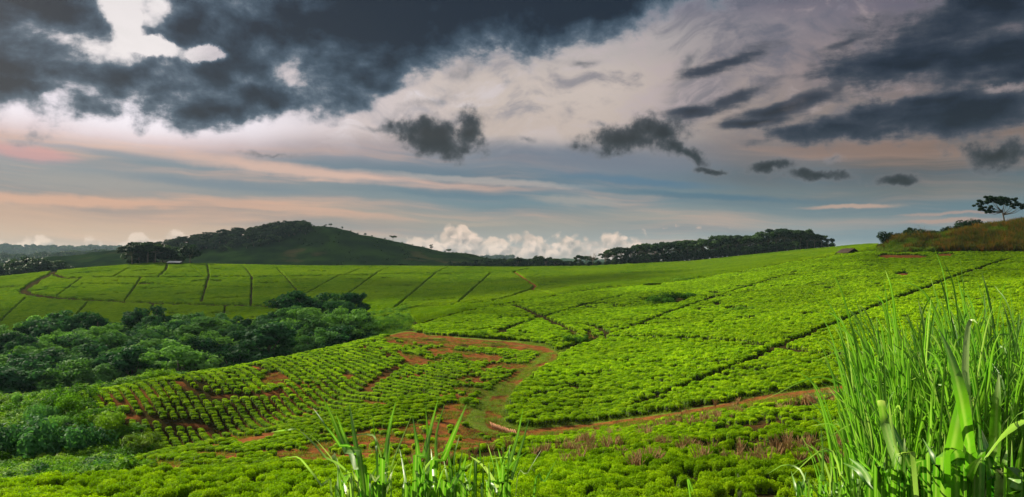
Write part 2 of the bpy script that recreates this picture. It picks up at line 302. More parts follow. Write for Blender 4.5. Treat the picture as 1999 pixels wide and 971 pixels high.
CROP = [0, 0, .35, .5, .5, .5, .45, .35, .42, .35, .35, .4, .45, 0.2, 0, .5, .8, .9]     # the profiles give the tops of the crop, the land lies this much lower
for j_, c0_ in enumerate(CROP): Zk[j_] = Zk[j_] - c0_
Rk = np.array(Rk).T.copy(); Zk = np.array(Zk).T.copy(); NK = Rk.shape[1]
h_ = np.diff(Rk, axis=1); dl = np.diff(Zk, axis=1) / h_
S = np.zeros_like(Zk)
w1 = 2 * h_[:, 1:] + h_[:, :-1]; w2 = h_[:, 1:] + 2 * h_[:, :-1]
with np.errstate(divide='ignore', invalid='ignore'):
    hm = (w1 + w2) / (w1 / dl[:, :-1] + w2 / dl[:, 1:])
S[:, 1:-1] = np.where(dl[:, :-1] * dl[:, 1:] > 0, hm, 0.0)
S[:, 0] = dl[:, 0]; S[:, -1] = dl[:, -1]
def _prof(b, r):
    rk = Rk[b]; j = np.clip((rk <= r[:, None]).sum(1) - 1, 0, NK - 2)
    ii = np.arange(len(r)); r0 = rk[ii, j]; r1 = rk[ii, j + 1]; h = r1 - r0; t = np.clip((r - r0) / h, 0, 1)
    z0 = Zk[b, j]; z1 = Zk[b, j + 1]; s0_ = S[b, j]; s1_ = S[b, j + 1]
    t2 = t * t; t3 = t2 * t
    return (2 * t3 - 3 * t2 + 1) * z0 + (t3 - 2 * t2 + t) * h * s0_ + (-2 * t3 + 3 * t2) * z1 + (t3 - t2) * h * s1_
def ground(x, y, rough=True):
    x = np.atleast_1d(np.asarray(x, float)); y = np.atleast_1d(np.asarray(y, float)); out_ = np.empty(len(x))
    for s in range(0, len(x), 200000):
        xs, ys = x[s:s + 200000], y[s:s + 200000]
        a = np.arctan2(xs, ys); r = np.hypot(xs, ys); f = (a + pi) / (2 * pi) * NB - 0.5
        b0 = np.floor(f).astype(int); t = f - b0
        z = _prof(b0 % NB, r) * (1 - t) + _prof((b0 + 1) % NB, r) * t
        if rough:
            z = z + (fbm(xs / 9, ys / 9, 3, 3) - 0.5) * 0.35 * np.clip(r / 60, 0.2, 1) + (fbm(xs / 60, ys / 60, 4, 5) - 0.5) * 22 * np.clip((r - 900) / 500, 0, 1)
        out_[s:s + 200000] = z
    return out_
def gz(x, y): return float(ground([x], [y])[0])
def proj(x, y, z): return CX + F * x / y, HV - F * z / y
_rs = np.exp(np.linspace(np.log(14), np.log(5500), 2600))
def pix(u, v, dmin=14.0):
    """the place on the land seen at photograph position (u, v), no nearer than dmin"""
    a = math.atan((u - CX) / F); x = _rs * sin(a); y = _rs * cos(a); z = ground(x, y)
    vv = HV - F * z / y; ok = np.where((vv <= v) & (y >= dmin))[0]
    i = ok[0] if len(ok) else int(np.argmin(vv))
    return x[i], y[i]
def at(u, d): return (u - CX) / F * d, d
# ------------------------------------------------------------------ regions and paths
def pline(pts, dmin=14.0, step=14):
    o = []
    for (a, b) in zip(pts[:-1], pts[1:]):
        n = max(1, int(math.hypot(b[0] - a[0], b[1] - a[1]) / step))
        for i in range(n): o.append(pix(a[0] + (b[0] - a[0]) * i / n, a[1] + (b[1] - a[1]) * i / n, dmin))
    o.append(pix(*pts[-1], dmin)); return np.array(o)
def dist_line(x, y, L, lim=6.0):
    D = np.full(len(x), 1e9)
    m = (x > L[:, 0].min() - lim) & (x < L[:, 0].max() + lim) & (y > L[:, 1].min() - lim) & (y < L[:, 1].max() + lim)
    idx = np.where(m)[0]
    if not len(idx): return D
    xs, ys = x[idx], y[idx]; best = np.full(len(idx), 1e9)
    for (ax, ay), (bx, by) in zip(L[:-1], L[1:]):
        vx, vy = bx - ax, by - ay; q = vx * vx + vy * vy
        if q < 1e-9: continue
        t = np.clip(((xs - ax) * vx + (ys - ay) * vy) / q, 0, 1)
        best = np.minimum(best, np.hypot(xs - ax - t * vx, ys - ay - t * vy))
    D[idx] = best; return D
def inpoly(u, v, poly):
    c = np.zeros(len(u), bool); n = len(poly)
    for i in range(n):
        x0, y0 = poly[i]; x1, y1 = poly[(i + 1) % n]
        if y0 == y1: continue
        c ^= ((y0 > v) != (y1 > v)) & (u < (x1 - x0) * (v - y0) / (y1 - y0) + x0)
    return c
ROAD = [pline([(765,656),(800,649),(825,656),(900,662),(1000,670),(1055,678),(1078,690),(1075,702),(1040,722),(1000,748),(975,775),(962,800),(963,825),(970,838)], 80, 8),
        pline([(970,838),(1040,843),(1100,836),(1200,825),(1300,812),(1400,795),(1500,775),(1600,762),(1700,749),(1800,738),(2000,716)], 60, 12)]
GAPS = [(pline(p, dm), w) for p, dm, w in [
    ([(1003,598),(1035,611),(1070,627),(1098,641),(1122,651)], 100, 1.3), ([(968,655),(1018,635),(1063,621),(1105,609),(1154,595),(1238,574)], 100, 1.1),
    ([(1168,661),(1245,639),(1298,616),(1350,598),(1405,580),(1450,565),(1562,531)], 100, 1.1), ([(1150,662),(1230,662),(1300,662),(1422,670),(1475,677),(1524,684),(1615,698),(1680,702)], 100, 1.2),
    ([(1235,797),(1300,772),(1400,735),(1485,699),(1545,671),(1667,621),(1727,594),(1807,566),(1877,538),(1965,509)], 90, 1.15),
    ([(1440,562),(1500,562),(1620,559)], 100, 1.0), ([(1880,535),(2040,528)], 100, 1.0), ([(1130,641),(1155,639),(1185,652)], 100, 1.0), ([(1165,662),(1130,675),(1088,692)], 100, 1.6),
    ([(1300,557),(1420,536),(1560,527)], 100, 1.0), ([(1560,600),(1640,585),(1700,582)], 100, .8),
    ([(344,746),(361,759),(392,769),(429,776),(484,775),(540,768)], 80, 1.0), ([(185,806),(239,814),(290,819),(327,826),(368,831),(405,838),(425,848)], 80, 0.9),
    ([(770,722),(755,735),(730,749),(715,765)], 80, 1.0), ([(490,716),(510,725),(530,728)], 80, 0.5)]]
FARP = [(pline(p, 240), w) for p, w in [
    ([(112,530),(105,534),(70,552),(45,570),(60,577),(105,583),(175,588),(301,594),(400,597),(490,599),(557,604)], 12), ([(105,537),(122,544),(157,545)], 9),
    ([(157,546),(108,582)], 2.2), ([(277,542),(243,590)], 2.2), ([(340,514),(309,542)], 2.6), ([(395,516),(408,540),(393,592)], 2.6), ([(475,521),(492,543),(490,598)], 2.6),
    ([(540,525),(560,545),(592,583)], 2.6), ([(663,539),(590,580)], 2.0), ([(736,535),(650,597)], 2.4), ([(851,535),(769,605)], 2.4), ([(958,535),(895,593)], 2.2),
    ([(180,543),(400,543),(600,541),(800,536),(960,535)], 7.0), ([(257,522),(220,543)], 2.4), ([(50,583),(0,630)], 2.0), ([(172,592),(143,624)], 2.0), ([(301,594),(288,620)], 2.0), ([(440,600),(435,628)], 1.8),
    ([(1035,526),(1004,532),(1028,548),(1046,560),(1038,567),(1000,581),(955,592)], 5.0), ([(955,592),(909,597),(818,602),(783,609)], 8.0), ([(1046,560),(1038,567),(1060,572),(1078,577)], 5.0),
    ([(877,621),(850,630),(812,640)], 2.5), ([(670,540),(700,528),(735,522)], 1.8), ([(400,544),(372,520)], 1.4), ([(735,535),(760,524)], 1.6), ([(851,535),(875,524)], 1.6), ([(1440,505),(1500,500),(1600,500),(1640,500)], 3.0),
    ([(380,551),(405,549),(430,551)], 8), ([(160,556),(300,557),(420,562),(600,565)], 4), ([(690,558),(840,562)], 4)]]
P_DOME = [(800,634),(815,652),(900,658),(1000,664),(1062,671),(1088,686),(1084,700),(1050,724),(1008,752),(984,778),(974,800),(984,820),(1010,832),(1040,835),(1150,827),(1300,806),(1420,787),(1600,755),(1720,742),(1850,725),(2150,690),(2150,470),(1990,492),(1740,494),(1640,492),(1457,515),(1350,538),(1231,550),(1070,565),(1000,585),(895,605)]
P_LEFT = [(150,772),(180,758),(300,735),(450,712),(600,682),(700,660),(750,650),(800,668),(1056,690),(1000,738),(950,760),(900,775),(760,800),(640,830),(450,890),(320,905),(285,880),(255,855),(215,830),(175,800)]
P_SPUR = [(190,925),(215,912),(300,872),(500,825),(640,788),(760,766),(900,735),(985,730),(975,752),(935,785),(905,812),(930,835),(1000,852),(1000,880),(700,905),(600,915),(300,930)]
P_SOIL = [(745,660),(820,650),(900,660),(1000,668),(1065,680),(1065,700),(1010,735),(960,752),(900,752),(845,735),(800,712),(770,690)]
P_SOIL2 = [(520,905),(560,880),(640,862),(720,846),(780,838),(830,816),(865,792),(905,782),(925,800),(905,835),(985,845),(985,868),(900,890),(760,903),(620,905)]
P_LANE = [(1082,688),(1066,716),(1014,752),(988,786),(980,812),(1000,830),(1050,840),(1000,848),(940,842),(900,828),(930,792),(975,758),(1015,730),(1050,704),(1060,690)]
SPOTS = [(537,740,24,12),(415,845,16,8),(905,762,30,5),(905,783,12,8),(600,752,14,4),(640,850,22,5),(420,888,60,6),(300,905,60,5),(730,790,30,5),(680,735,12,6),(245,735,1,1),(480,858,40,6),(812,708,26,8),(1152,655,9,9),(1268,557,26,4),(1760,503,55,5),(1845,499,22,4),(1475,660,6,4),(1762,537,16,4),(1396,574,14,3),(1440,605,30,4),(1300,588,46,8),(1620,566,12,2),(1120,655,10,5),(1400,596,10,3),(860,688,30,9),(940,700,40,9)]
def spots(u, v, grow=0.0):
    m = np.full(len(u), 9.0)
    for (a, b, c, d) in SPOTS: m = np.minimum(m, np.hypot((u - a) / (c + grow), (v - b) / (d + grow * .4)))
    return m
def rk_at(x, y, j):
    a = np.arctan2(x, y); b = np.clip(((a + pi) / (2 * pi) * NB).astype(int), 0, NB - 1); return Rk[b, j]
def classify(x, y):
    """weights soil, grass, and the tea cover probability on the land at (x, y)"""
    z = ground(x, y); yy = np.maximum(y, 1e-3); u = CX + F * x / yy; v = HV - F * z / yy; r = np.hypot(x, y)
    n = fbm(x / 3.1, y / 3.1, 4, 11); n2 = fbm(x / 9.0, y / 9.0, 3, 12)
    front = (y > 5) & (r < 480)
    road = np.full(len(x), 1e9)
    for L in ROAD: road = np.minimum(road, dist_line(x, y, L, 8))
    gap = np.full(len(x), 1e9)
    for L, w in GAPS: gap = np.minimum(gap, dist_line(x, y, L, 8) / (w * .74))
    sp_ = spots(u, v) + (n - 0.5) * 0.9
    r4b, r5, r7, r10 = rk_at(x, y, 6), rk_at(x, y, 7), rk_at(x, y, 9), rk_at(x, y, 12)
    near = front & (r > 15) & np.where(u > 1000, r < r5 - 4.5, r < rk_at(x, y, 5) + (r4b - rk_at(x, y, 5)) * np.clip((u - 300) / 500, 0.12, 0.15)) 
    dome = front & inpoly(u, v, P_DOME) & (r > r5 + 1.5) & (r < r10 + 9)
    leftf = front & inpoly(u, v, P_LEFT) & (r > r7 - 1) & (r < r10 + 7)
    spur = front & ~near & inpoly(u, v, P_SPUR) & (r < r7 + 1)
    lane = front & inpoly(u, v, P_LANE) & (r < 200)
    soilp = front & inpoly(u, v, P_SOIL) & (r < 200); soil2 = front & inpoly(u, v, P_SOIL2) & (r < r7)
    leftf &= ~dome; spur &= ~dome & ~leftf
    return dict(z=z, u=u, v=v, r=r, n=n, n2=n2, road=road, gap=gap, spot=sp_, near=near, dome=dome, leftf=leftf, spur=spur, lane=lane, soilp=soilp, soil2=soil2)
# ------------------------------------------------------------------ mesh helpers
def mesh_np(name, V, Fq, mat=None, attrs=None, smooth_=False):
    V = np.asarray(V, np.float32).reshape(-1, 3); Fq = np.asarray(Fq, np.int32); k_ = Fq.shape[1]
    me = bpy.data.meshes.new(name); me.vertices.add(len(V)); me.vertices.foreach_set('co', V.ravel())
    me.loops.add(Fq.size); me.loops.foreach_set('vertex_index', Fq.ravel())
    me.polygons.add(len(Fq)); me.polygons.foreach_set('loop_start', np.arange(len(Fq), dtype=np.int32) * k_)
    try: me.polygons.foreach_set('loop_total', np.full(len(Fq), k_, np.int32))
    except Exception: pass
    me.update(calc_edges=True)
    if smooth_: me.polygons.foreach_set('use_smooth', np.ones(len(Fq), bool))
    for an, arr in (attrs or {}).items():
        a = me.attributes.new(an, 'FLOAT', 'POINT'); a.data.foreach_set('value', np.asarray(arr, np.float32))
    if mat: me.materials.append(mat)
    me.validate(); return me
def link(name, me, parent=None):
    o = bpy.data.objects.new(name, me); COL.objects.link(o)
    if parent: o.parent = parent
    return o
def tag(o, label=None, cat=None, group=None, kind=None):
    if label: o['label'] = label
    if cat: o['category'] = cat
    if group: o['group'] = group
    if kind: o['kind'] = kind
    return o
def empty(name, loc, rz=0.0, sc=1.0):
    o = bpy.data.objects.new(name, None); COL.objects.link(o); o.location = loc; o.rotation_euler = (0, 0, rz)
    o.scale = (sc, sc, sc) if not hasattr(sc, '__len__') else sc; o.empty_display_size = 0.2; return o
def copy_tree(root):
    c = root.copy(); COL.objects.link(c)
    for ch in root.children:
        d = ch.copy(); COL.objects.link(d); d.parent = c
    return c
class MB:
    def __init__(s): s.V = []; s.F = []; s.n = 0
    def add(s, V, Fq):
        V = np.asarray(V, float).reshape(-1, 3); s.V.append(V); s.F.append(np.asarray(Fq, int) + s.n); s.n += len(V)
    def tube(s, pts, rad, k=6):
        pts = np.asarray(pts, float); n = len(pts); t = np.gradient(pts, axis=0); t /= np.linalg.norm(t, axis=1)[:, None] + 1e-9
        ref = np.array([0.31, 0.17, 0.93]) if abs(t[0, 2]) < 0.8 else np.array([0.9, 0.3, 0.1])
        a = np.cross(t, ref); a /= np.linalg.norm(a, axis=1)[:, None] + 1e-9; b = np.cross(t, a)
        th = np.arange(k) * 2 * pi / k; rad = np.broadcast_to(np.asarray(rad, float), (n,))
        V = pts[:, None] + rad[:, None, None] * (np.cos(th)[None, :, None] * a[:, None] + np.sin(th)[None, :, None] * b[:, None])
        Fq = [[i * k + j, i * k + (j + 1) % k, (i + 1) * k + (j + 1) % k, (i + 1) * k + j] for i in range(n - 1) for j in range(k)]
        V = V.reshape(-1, 3); m0 = len(V); V = np.vstack([V, pts[0], pts[-1]])
        Fq += [[(j + 1) % k, j, m0, m0] for j in range(k)] + [[(n - 1) * k + j, (n - 1) * k + (j + 1) % k, m0 + 1, m0 + 1] for j in range(k)]
        s.add(V, Fq)
    def box(s, c, d, rz=0.0, tilt=None):
        c = np.array(c, float); d = np.array(d, float) / 2
        V = np.array([[x, y, z] for x in (-1, 1) for y in (-1, 1) for z in (-1, 1)], float) * d
        if tilt is not None: V = V @ np.array(tilt).T
        R = np.array([[cos(rz), -sin(rz), 0], [sin(rz), cos(rz), 0], [0, 0, 1]]); V = V @ R.T + c
        s.add(V, [[0, 1, 3, 2], [4, 6, 7, 5], [0, 4, 5, 1], [2, 3, 7, 6], [0, 2, 6, 4], [1, 5, 7, 3]])
    def mesh(s, name, mat, smooth_=False):
        V = np.vstack(s.V); me = bpy.data.meshes.new(name)
        fs = [tuple(dict.fromkeys(f)) for f in np.vstack(s.F).tolist()]
        me.from_pydata(V.tolist(), [], fs); me.materials.append(mat)
        if smooth_: me.polygons.foreach_set('use_smooth', np.ones(len(me.polygons), bool))
        me.update(); return me
def leaves(C, N, size, asp=0.5, r_=None, tone=None, bend=0.0):
    """diamond leaves at C with normals N -> verts, quads, tone attribute"""
    r_ = r_ or rng; n = len(C); N = N / (np.linalg.norm(N, axis=1)[:, None] + 1e-9)
    q = r_.normal(size=(n, 3)); a = np.cross(N, q); a /= np.linalg.norm(a, axis=1)[:, None] + 1e-9; b = np.cross(N, a)
    size = np.broadcast_to(size, (n,))[:, None]
    V = np.stack([C - a * size, C + b * size * asp + N * size * bend, C + a * size, C - b * size * asp + N * size * bend], 1).reshape(-1, 3)
    Fq = np.arange(4 * n).reshape(n, 4); tone = r_.random(n) if tone is None else tone
    return V, Fq, np.repeat(tone, 4)
def sphere_dirs(n, r_):
    d = r_.normal(size=(n, 3)); return d / np.linalg.norm(d, axis=1)[:, None]
# ------------------------------------------------------------------ materials
def leaf_mat(name, c0, c1, c2=None, trans=0.35, rough=0.5, objvar=0.25, hue=None):
    m = bpy.data.materials.new(name); m.use_nodes = True; m.node_tree.nodes.clear(); q = NG(m.node_tree)
    at_ = q.new('ShaderNodeAttribute', attribute_name='tone'); oi = q.new('ShaderNodeObjectInfo')
    c = q.mix(at_.outputs['Fac'], c0, c1)
    if c2: c = q.mix(q.ss(oi.outputs['Random'], 0.3, 1.0, 0.0, 0.75), c, c2)
    geo = q.new('ShaderNodeNewGeometry')
    big = q.noise(geo.outputs['Position'], 0.05, 3, 0.6)
    c = q.mix(1.0, c, q.xyz(*[q.m('MULTIPLY', q.ss(big, 0.3, 0.7, 0.82, 1.15), q.ss(oi.outputs['Random'], 0, 1, 1 - objvar, 1 + objvar, 'LINEAR'))] * 3), 'MULTIPLY')
    pb = q.new('ShaderNodeBsdfPrincipled'); q.put(pb.inputs['Base Color'], c); pb.inputs['Roughness'].default_value = rough; pb.inputs['Specular IOR Level'].default_value = 0.03
    tr = q.new('ShaderNodeBsdfTranslucent'); q.put(tr.inputs[0], q.mix(1.0, c, (1.15, 1.25, 0.6, 1), 'MULTIPLY'))
    mx = q.new('ShaderNodeMixShader'); mx.inputs[0].default_value = trans
    q.l.new(pb.outputs[0], mx.inputs[1]); q.l.new(tr.outputs[0], mx.inputs[2])
    o = q.new('ShaderNodeOutputMaterial'); q.l.new(mx.outputs[0], o.inputs[0]); return m
def plain_mat(name, c0, c1, scale=4.0, rough=0.9, bump=0.3, stretch=(1, 1, 1)):
    m = bpy.data.materials.new(name); m.use_nodes = True; q = NG(m.node_tree); pb = q.n['Principled BSDF']
    tc_ = q.new('ShaderNodeTexCoord'); v_ = q.v('MULTIPLY', tc_.outputs['Object'], stretch)
    n_ = q.noise(v_, scale, 6, 0.65); q.put(pb.inputs['Base Color'], q.mix(q.ss(n_, 0.3, 0.7), c0, c1)); pb.inputs['Roughness'].default_value = rough
    pb.inputs['Specular IOR Level'].default_value = 0.2
    if bump:
        bp = q.new('ShaderNodeBump'); bp.inputs['Strength'].default_value = bump; bp.inputs['Distance'].default_value = 0.05
        q.put(bp.inputs['Height'], n_); q.l.new(bp.outputs[0], pb.inputs['Normal'])
    return m
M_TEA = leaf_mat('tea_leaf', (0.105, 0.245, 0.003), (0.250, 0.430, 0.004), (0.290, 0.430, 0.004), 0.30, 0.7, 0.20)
M_TEACORE = plain_mat('tea_twigs', (0.020, 0.030, 0.008), (0.035, 0.055, 0.010), 6, 0.9, 0)
M_TREE = leaf_mat('tree_leaf', (0.020, 0.092, 0.038), (0.070, 0.215, 0.060), (0.150, 0.300, 0.040), 0.30, 0.7, 0.5)
M_DARKTREE = leaf_mat('dark_leaf', (0.012, 0.036, 0.018), (0.026, 0.062, 0.020), (0.040, 0.078, 0.018), 0.18, 0.6, 0.25)
M_SHRUB = leaf_mat('shrub_leaf', (0.035, 0.130, 0.010), (0.110, 0.270, 0.014), (0.160, 0.270, 0.010), 0.30, 0.7, 0.35)
M_DRY = leaf_mat('dry_grass_blade', (0.075, 0.100, 0.016), (0.140, 0.160, 0.022), (0.230, 0.080, 0.020), 0.3, 0.8, 0.35)
M_GRASS = leaf_mat('short_grass_blade', (0.080, 0.170, 0.014), (0.170, 0.270, 0.025), (0.200, 0.220, 0.030), 0.3, 0.6, 0.2)
M_BARK = plain_mat('bark', (0.11, 0.085, 0.06), (0.24, 0.20, 0.15), 3.0, 0.9, 0.4, (3, 3, 0.6))
M_TWIG = plain_mat('twig', (0.20, 0.085, 0.025), (0.46, 0.31, 0.13), 5.0, 0.9, 0.2)
M_LOG = plain_mat('cut_log', (0.15, 0.055, 0.022), (0.36, 0.17, 0.075), 8.0, 0.85, 0.3)
M_THATCH = plain_mat('thatch', (0.025, 0.018, 0.012), (0.07, 0.045, 0.028), 6.0, 0.95, 0.6, (1, 6, 1))
M_SHEET = plain_mat('metal_sheet', (0.42, 0.41, 0.38), (0.60, 0.59, 0.55), 2.0, 0.5, 0.1)
M_WALLB = plain_mat('shed_board', (0.05, 0.045, 0.04), (0.10, 0.09, 0.08), 3.0, 0.9, 0.2)
# elephant grass blade: pale midrib, paler cut ends
def blade_mat(name, g0, g1, trans):
    m = bpy.data.materials.new(name); m.use_nodes = True; m.node_tree.nodes.clear(); q = NG(m.node_tree)
    tn = q.new('ShaderNodeAttribute', attribute_name='tone'); rb = q.new('ShaderNodeAttribute', attribute_name='rib'); pl = q.new('ShaderNodeAttribute', attribute_name='pale')
    geo = q.new('ShaderNodeNewGeometry')
    fib = q.noise(q.v('MULTIPLY', geo.outputs['Position'], (60, 60, 2)), 1.0, 3, 0.6); blo = q.noise(geo.outputs['Position'], 9.0, 3, 0.6)
    c = q.mix(tn.outputs['Fac'], g0, g1)
    c = q.mix(q.ss(blo, 0.35, 0.75, 0, 0.35), c, (0.16, 0.24, 0.02, 1))
    c = q.mix(q.ss(fib, 0.4, 0.7, 0, 0.22), c, (0.03, 0.10, 0.01, 1))
    c = q.mix(pl.outputs['Fac'], c, (0.50, 0.56, 0.26, 1)); c = q.mix(q.m('MULTIPLY', q.ss(rb.outputs['Fac'], 0.55, 0.98), 0.55), c, (0.30, 0.42, 0.12, 1))
    pb = q.new('ShaderNodeBsdfPrincipled'); q.put(pb.inputs['Base Color'], c); pb.inputs['Roughness'].default_value = 0.42; pb.inputs['Specular IOR Level'].default_value = 0.35
    tr = q.new('ShaderNodeBsdfTranslucent'); q.put(tr.inputs[0], q.mix(1.0, c, (1.2, 1.4, 0.6, 1), 'MULTIPLY'))
    mx = q.new('ShaderNodeMixShader'); mx.inputs[0].default_value = trans
    q.l.new(pb.outputs[0], mx.inputs[1]); q.l.new(tr.outputs[0], mx.inputs[2])
    o = q.new('ShaderNodeOutputMaterial'); q.l.new(mx.outputs[0], o.inputs[0]); return m
M_BLADE = blade_mat('elephant_grass_blade', (0.016, 0.120, 0.006), (0.130, 0.33, 0.016), 0.42)
# ground
def ground_mat():
    m = bpy.data.materials.new('ground'); m.use_nodes = True; q = NG(m.node_tree); pb = q.n['Principled BSDF']
    geo = q.new('ShaderNodeNewGeometry'); pos = geo.outputs['Position']
    A = lambda nme: q.new('ShaderNodeAttribute', attribute_name=nme).outputs['Fac']
    n1_ = q.noise(pos, 0.9, 6, 0.65); n2_ = q.noise(pos, 7.0, 5, 0.7); n3_ = q.noise(pos, 0.02, 5, 0.6)
    under = q.mix(q.ss(n2_, 0.3, 0.7), (0.018, 0.014, 0.006, 1), (0.038, 0.034, 0.010, 1))
    soil_ = q.mix(q.ss(n1_, 0.3, 0.7), (0.060, 0.026, 0.011, 1), (0.21, 0.074, 0.020, 1)); soil_ = q.mix(q.ss(n2_, 0.45, 0.7, 0, 0.6), soil_, (0.30, 0.13, 0.045, 1))
    grass_ = q.mix(q.ss(n2_, 0.3, 0.7), (0.085, 0.150, 0.018, 1), (0.19, 0.26, 0.035, 1)); grass_ = q.mix(q.ss(n1_, 0.5, 0.72, 0, 0.6), grass_, (0.25, 0.13, 0.05, 1))
    hill = q.mix(q.ss(n3_, 0.35, 0.65), (0.006, 0.018, 0.005, 1), (0.016, 0.038, 0.006, 1)); hill = q.mix(q.ss(q.noise(pos, 0.012, 4, 0.6), 0.56, 0.72, 0, 0.7), hill, (0.06, 0.045, 0.022, 1))
    c = q.mix(A('far'), under, hill)
    c = q.mix(A('grass'), c, grass_)
    sf = q.ss(q.m('ADD', A('soil'), q.m('MULTIPLY', q.m('SUBTRACT', n2_, 0.5), 0.5)), 0.25, 0.6)
    c = q.mix(sf, c, soil_)
    q.put(pb.inputs['Base Color'], c); pb.inputs['Roughness'].default_value = 1.0; pb.inputs['Specular IOR Level'].default_value = 0.0
    bp = q.new('ShaderNodeBump'); bp.inputs['Strength'].default_value = 0.6; bp.inputs['Distance'].default_value = 0.15
    q.put(bp.inputs['Height'], q.m('ADD', n2_, n1_)); q.l.new(bp.outputs[0], pb.inputs['Normal']); return m
M_GROUND = ground_mat()
def canopy_mat():
    m = bpy.data.materials.new('tea_canopy'); m.use_nodes = True; q = NG(m.node_tree); pb = q.n['Principled BSDF']
    geo = q.new('ShaderNodeNewGeometry'); pos = geo.outputs['Position']
    a = q.noise(q.v('MULTIPLY', pos, (0.25, 1.0, 0.2)), 0.55, 6, 0.7); b = q.noise(pos, 0.018, 3, 0.6); c3 = q.noise(pos, 0.9, 4, 0.7)
    c = q.mix(q.ss(a, 0.33, 0.68), (0.027, 0.075, 0.001, 1), (0.086, 0.150, 0.001, 1)); c = q.mix(q.ss(b, 0.35, 0.7, 0, 0.5), c, (0.105, 0.165, 0.002, 1))
    c = q.mix(q.ss(c3, 0.54, 0.70, 0, 0.7), c, (0.014, 0.04, 0.004, 1)); c = q.mix(q.ss(q.noise(q.v('MULTIPLY', pos, (0.12, 0.8, 0.1)), 1.0, 5, 0.7), 0.55, 0.70, 0, 0.55), c, (0.025, 0.07, 0.004, 1))
    q.put(pb.inputs['Base Color'], c); pb.inputs['Roughness'].default_value = 1.0; pb.inputs['Specular IOR Level'].default_value = 0.0
    bp = q.new('ShaderNodeBump'); bp.inputs['Strength'].default_value = 1.0; bp.inputs['Distance'].default_value = 0.5
    q.put(bp.inputs['Height'], q.m('ADD', c3, a)); q.l.new(bp.outputs[0], pb.inputs['Normal']); return m
M_CANOPY = canopy_mat()
# ------------------------------------------------------------------ the land as one sheet
azs = np.concatenate([np.linspace(-180, -42, 40, endpoint=False), np.arange(-42, -37, 0.5), np.arange(-37, 37, 0.095), np.arange(37, 42, 0.5), np.linspace(42, 180, 41)])
azs = np.radians(azs)
rr = [0.8]
while rr[-1] < 6900:
    r_0 = rr[-1]; rr.append(r_0 * (1.06 if r_0 < 20 else 1.0085 if r_0 < 60 else 1.006 if r_0 < 400 else 1.012 if r_0 < 1500 else 1.03))
rr = np.array(rr); na, nr = len(azs), len(rr)
GA, GR = np.meshgrid(azs, rr); gx = (GR * np.sin(GA)).ravel(); gy = (GR * np.cos(GA)).ravel()
c_ = classify(gx, gy)
soil = np.zeros(len(gx)); grs = np.zeros(len(gx)); fr = np.clip((c_['r'] - 760) / 120, 0, 1)
teaz = c_['near'] | c_['dome'] | c_['leftf'] | c_['spur']
soil = np.maximum(soil, np.where(c_['leftf'], 0.28 + (c_['n2'] - 0.5) * 0.9, 0)); soil = np.maximum(soil, np.where(c_['spur'], 0.42 + (c_['n2'] - 0.5) * 1.2, 0))
soil = np.maximum(soil, np.where(c_['near'], 0.16 + (c_['n2'] - 0.5) * 0.9, 0))
soil = np.maximum(soil, np.where((gy > 5) & (c_['u'] > 985) & (c_['r'] > rk_at(gx, gy, 7) - 6.0) & (c_['r'] < rk_at(gx, gy, 7) + 1.0), 0.55 + (c_['n2'] - 0.45) * 1.6, 0)); soil = np.maximum(soil, np.where(c_['soilp'] | c_['soil2'], 0.55 + (c_['n'] - 0.45) * 1.9, 0)); soil = np.maximum(soil, np.clip((1.15 - c_['spot']) * 2, 0, .38 + c_['n'] * .5) * (c_['r'] < 450) * np.where((c_['r'] > 175) & (c_['u'] < 1600), 0.4, 1))
gg = (c_['gap'] < 1.0); soil = np.where(gg & c_['leftf'], 0.36 + (c_['n'] - .5) * 1.0, soil)
grs = np.where(c_['lane'], 0.9, grs); soil = np.where(c_['lane'], np.clip((c_['n'] - 0.62) * 2, 0, 0.4), soil)
rd = c_['road']; front_ = (gy > 5)
grs = np.where((rd < 3.0) & front_ & ~teaz, 0.7, grs)
rut = np.exp(-((rd - 0.0) / 1.1) ** 2); soil = np.where(front_, np.maximum(soil, rut * 0.95 * (0.75 + 0.5 * c_['n'])), soil)
# the grassy bank and the open slope beyond the crest
bank = front_ & (c_['u'] > 1690) & (c_['r'] > rk_at(gx, gy, 12) - 4) & (c_['r'] < 800); grs = np.where(bank, 0.55, grs); soil = np.where(bank & (c_['r'] < rk_at(gx, gy, 12) + 7), np.clip(0.15 + (c_['n2'] - 0.35) * 1.6, 0, .9), soil)
vis = front_ & (c_['r'] > 240) & (c_['r'] < 800)
fd = np.full(len(gx), 1e9)
for L, w in FARP: fd = np.minimum(fd, dist_line(gx, gy, L, 10) / (w / 2))
iR = [dist_line(gx, gy, FARP[i][0], 10) for i in (18, 19, 20)]; junction = np.minimum.reduce(iR)
soil = np.where(vis & (junction < 2.6), 0.55, soil); 
soil = np.where(vis & (dist_line(gx, gy, FARP[0][0], 10) < .8), 0.34, soil)
gzv = c_['z'] - 0.10 * np.exp(-(rd / 0.9) ** 2) * front_
ii, jj = np.meshgrid(np.arange(nr - 1), np.arange(na - 1), indexing='ij'); a0 = (ii * na + jj).ravel()
Q = np.stack([a0, a0 + 1, a0 + na + 1, a0 + na], 1)
Vg = np.stack([gx, gy, gzv], 1)
cen = len(Vg); Vg = np.vstack([Vg, [[0, 0, -1.75]]])
land = mesh_np('ground', Vg, Q[:, ::-1], M_GROUND, {'soil': np.append(soil, 0), 'grass': np.append(grs, 0), 'far': np.append(fr, 0)}, True)
gnd = tag(link('ground', land), 'rolling hills with red soil between the tea fields', 'ground', kind='structure')
mb = MB(); mb.add([[0.78 * sin(a), 0.78 * cos(a), gz(0.8 * sin(a), 0.8 * cos(a)) + .003] for a in np.linspace(0, 2 * pi, 24, endpoint=False)] + [[0, 0, -1.75]], [[i, (i + 1) % 24, 24, 24] for i in range(24)])
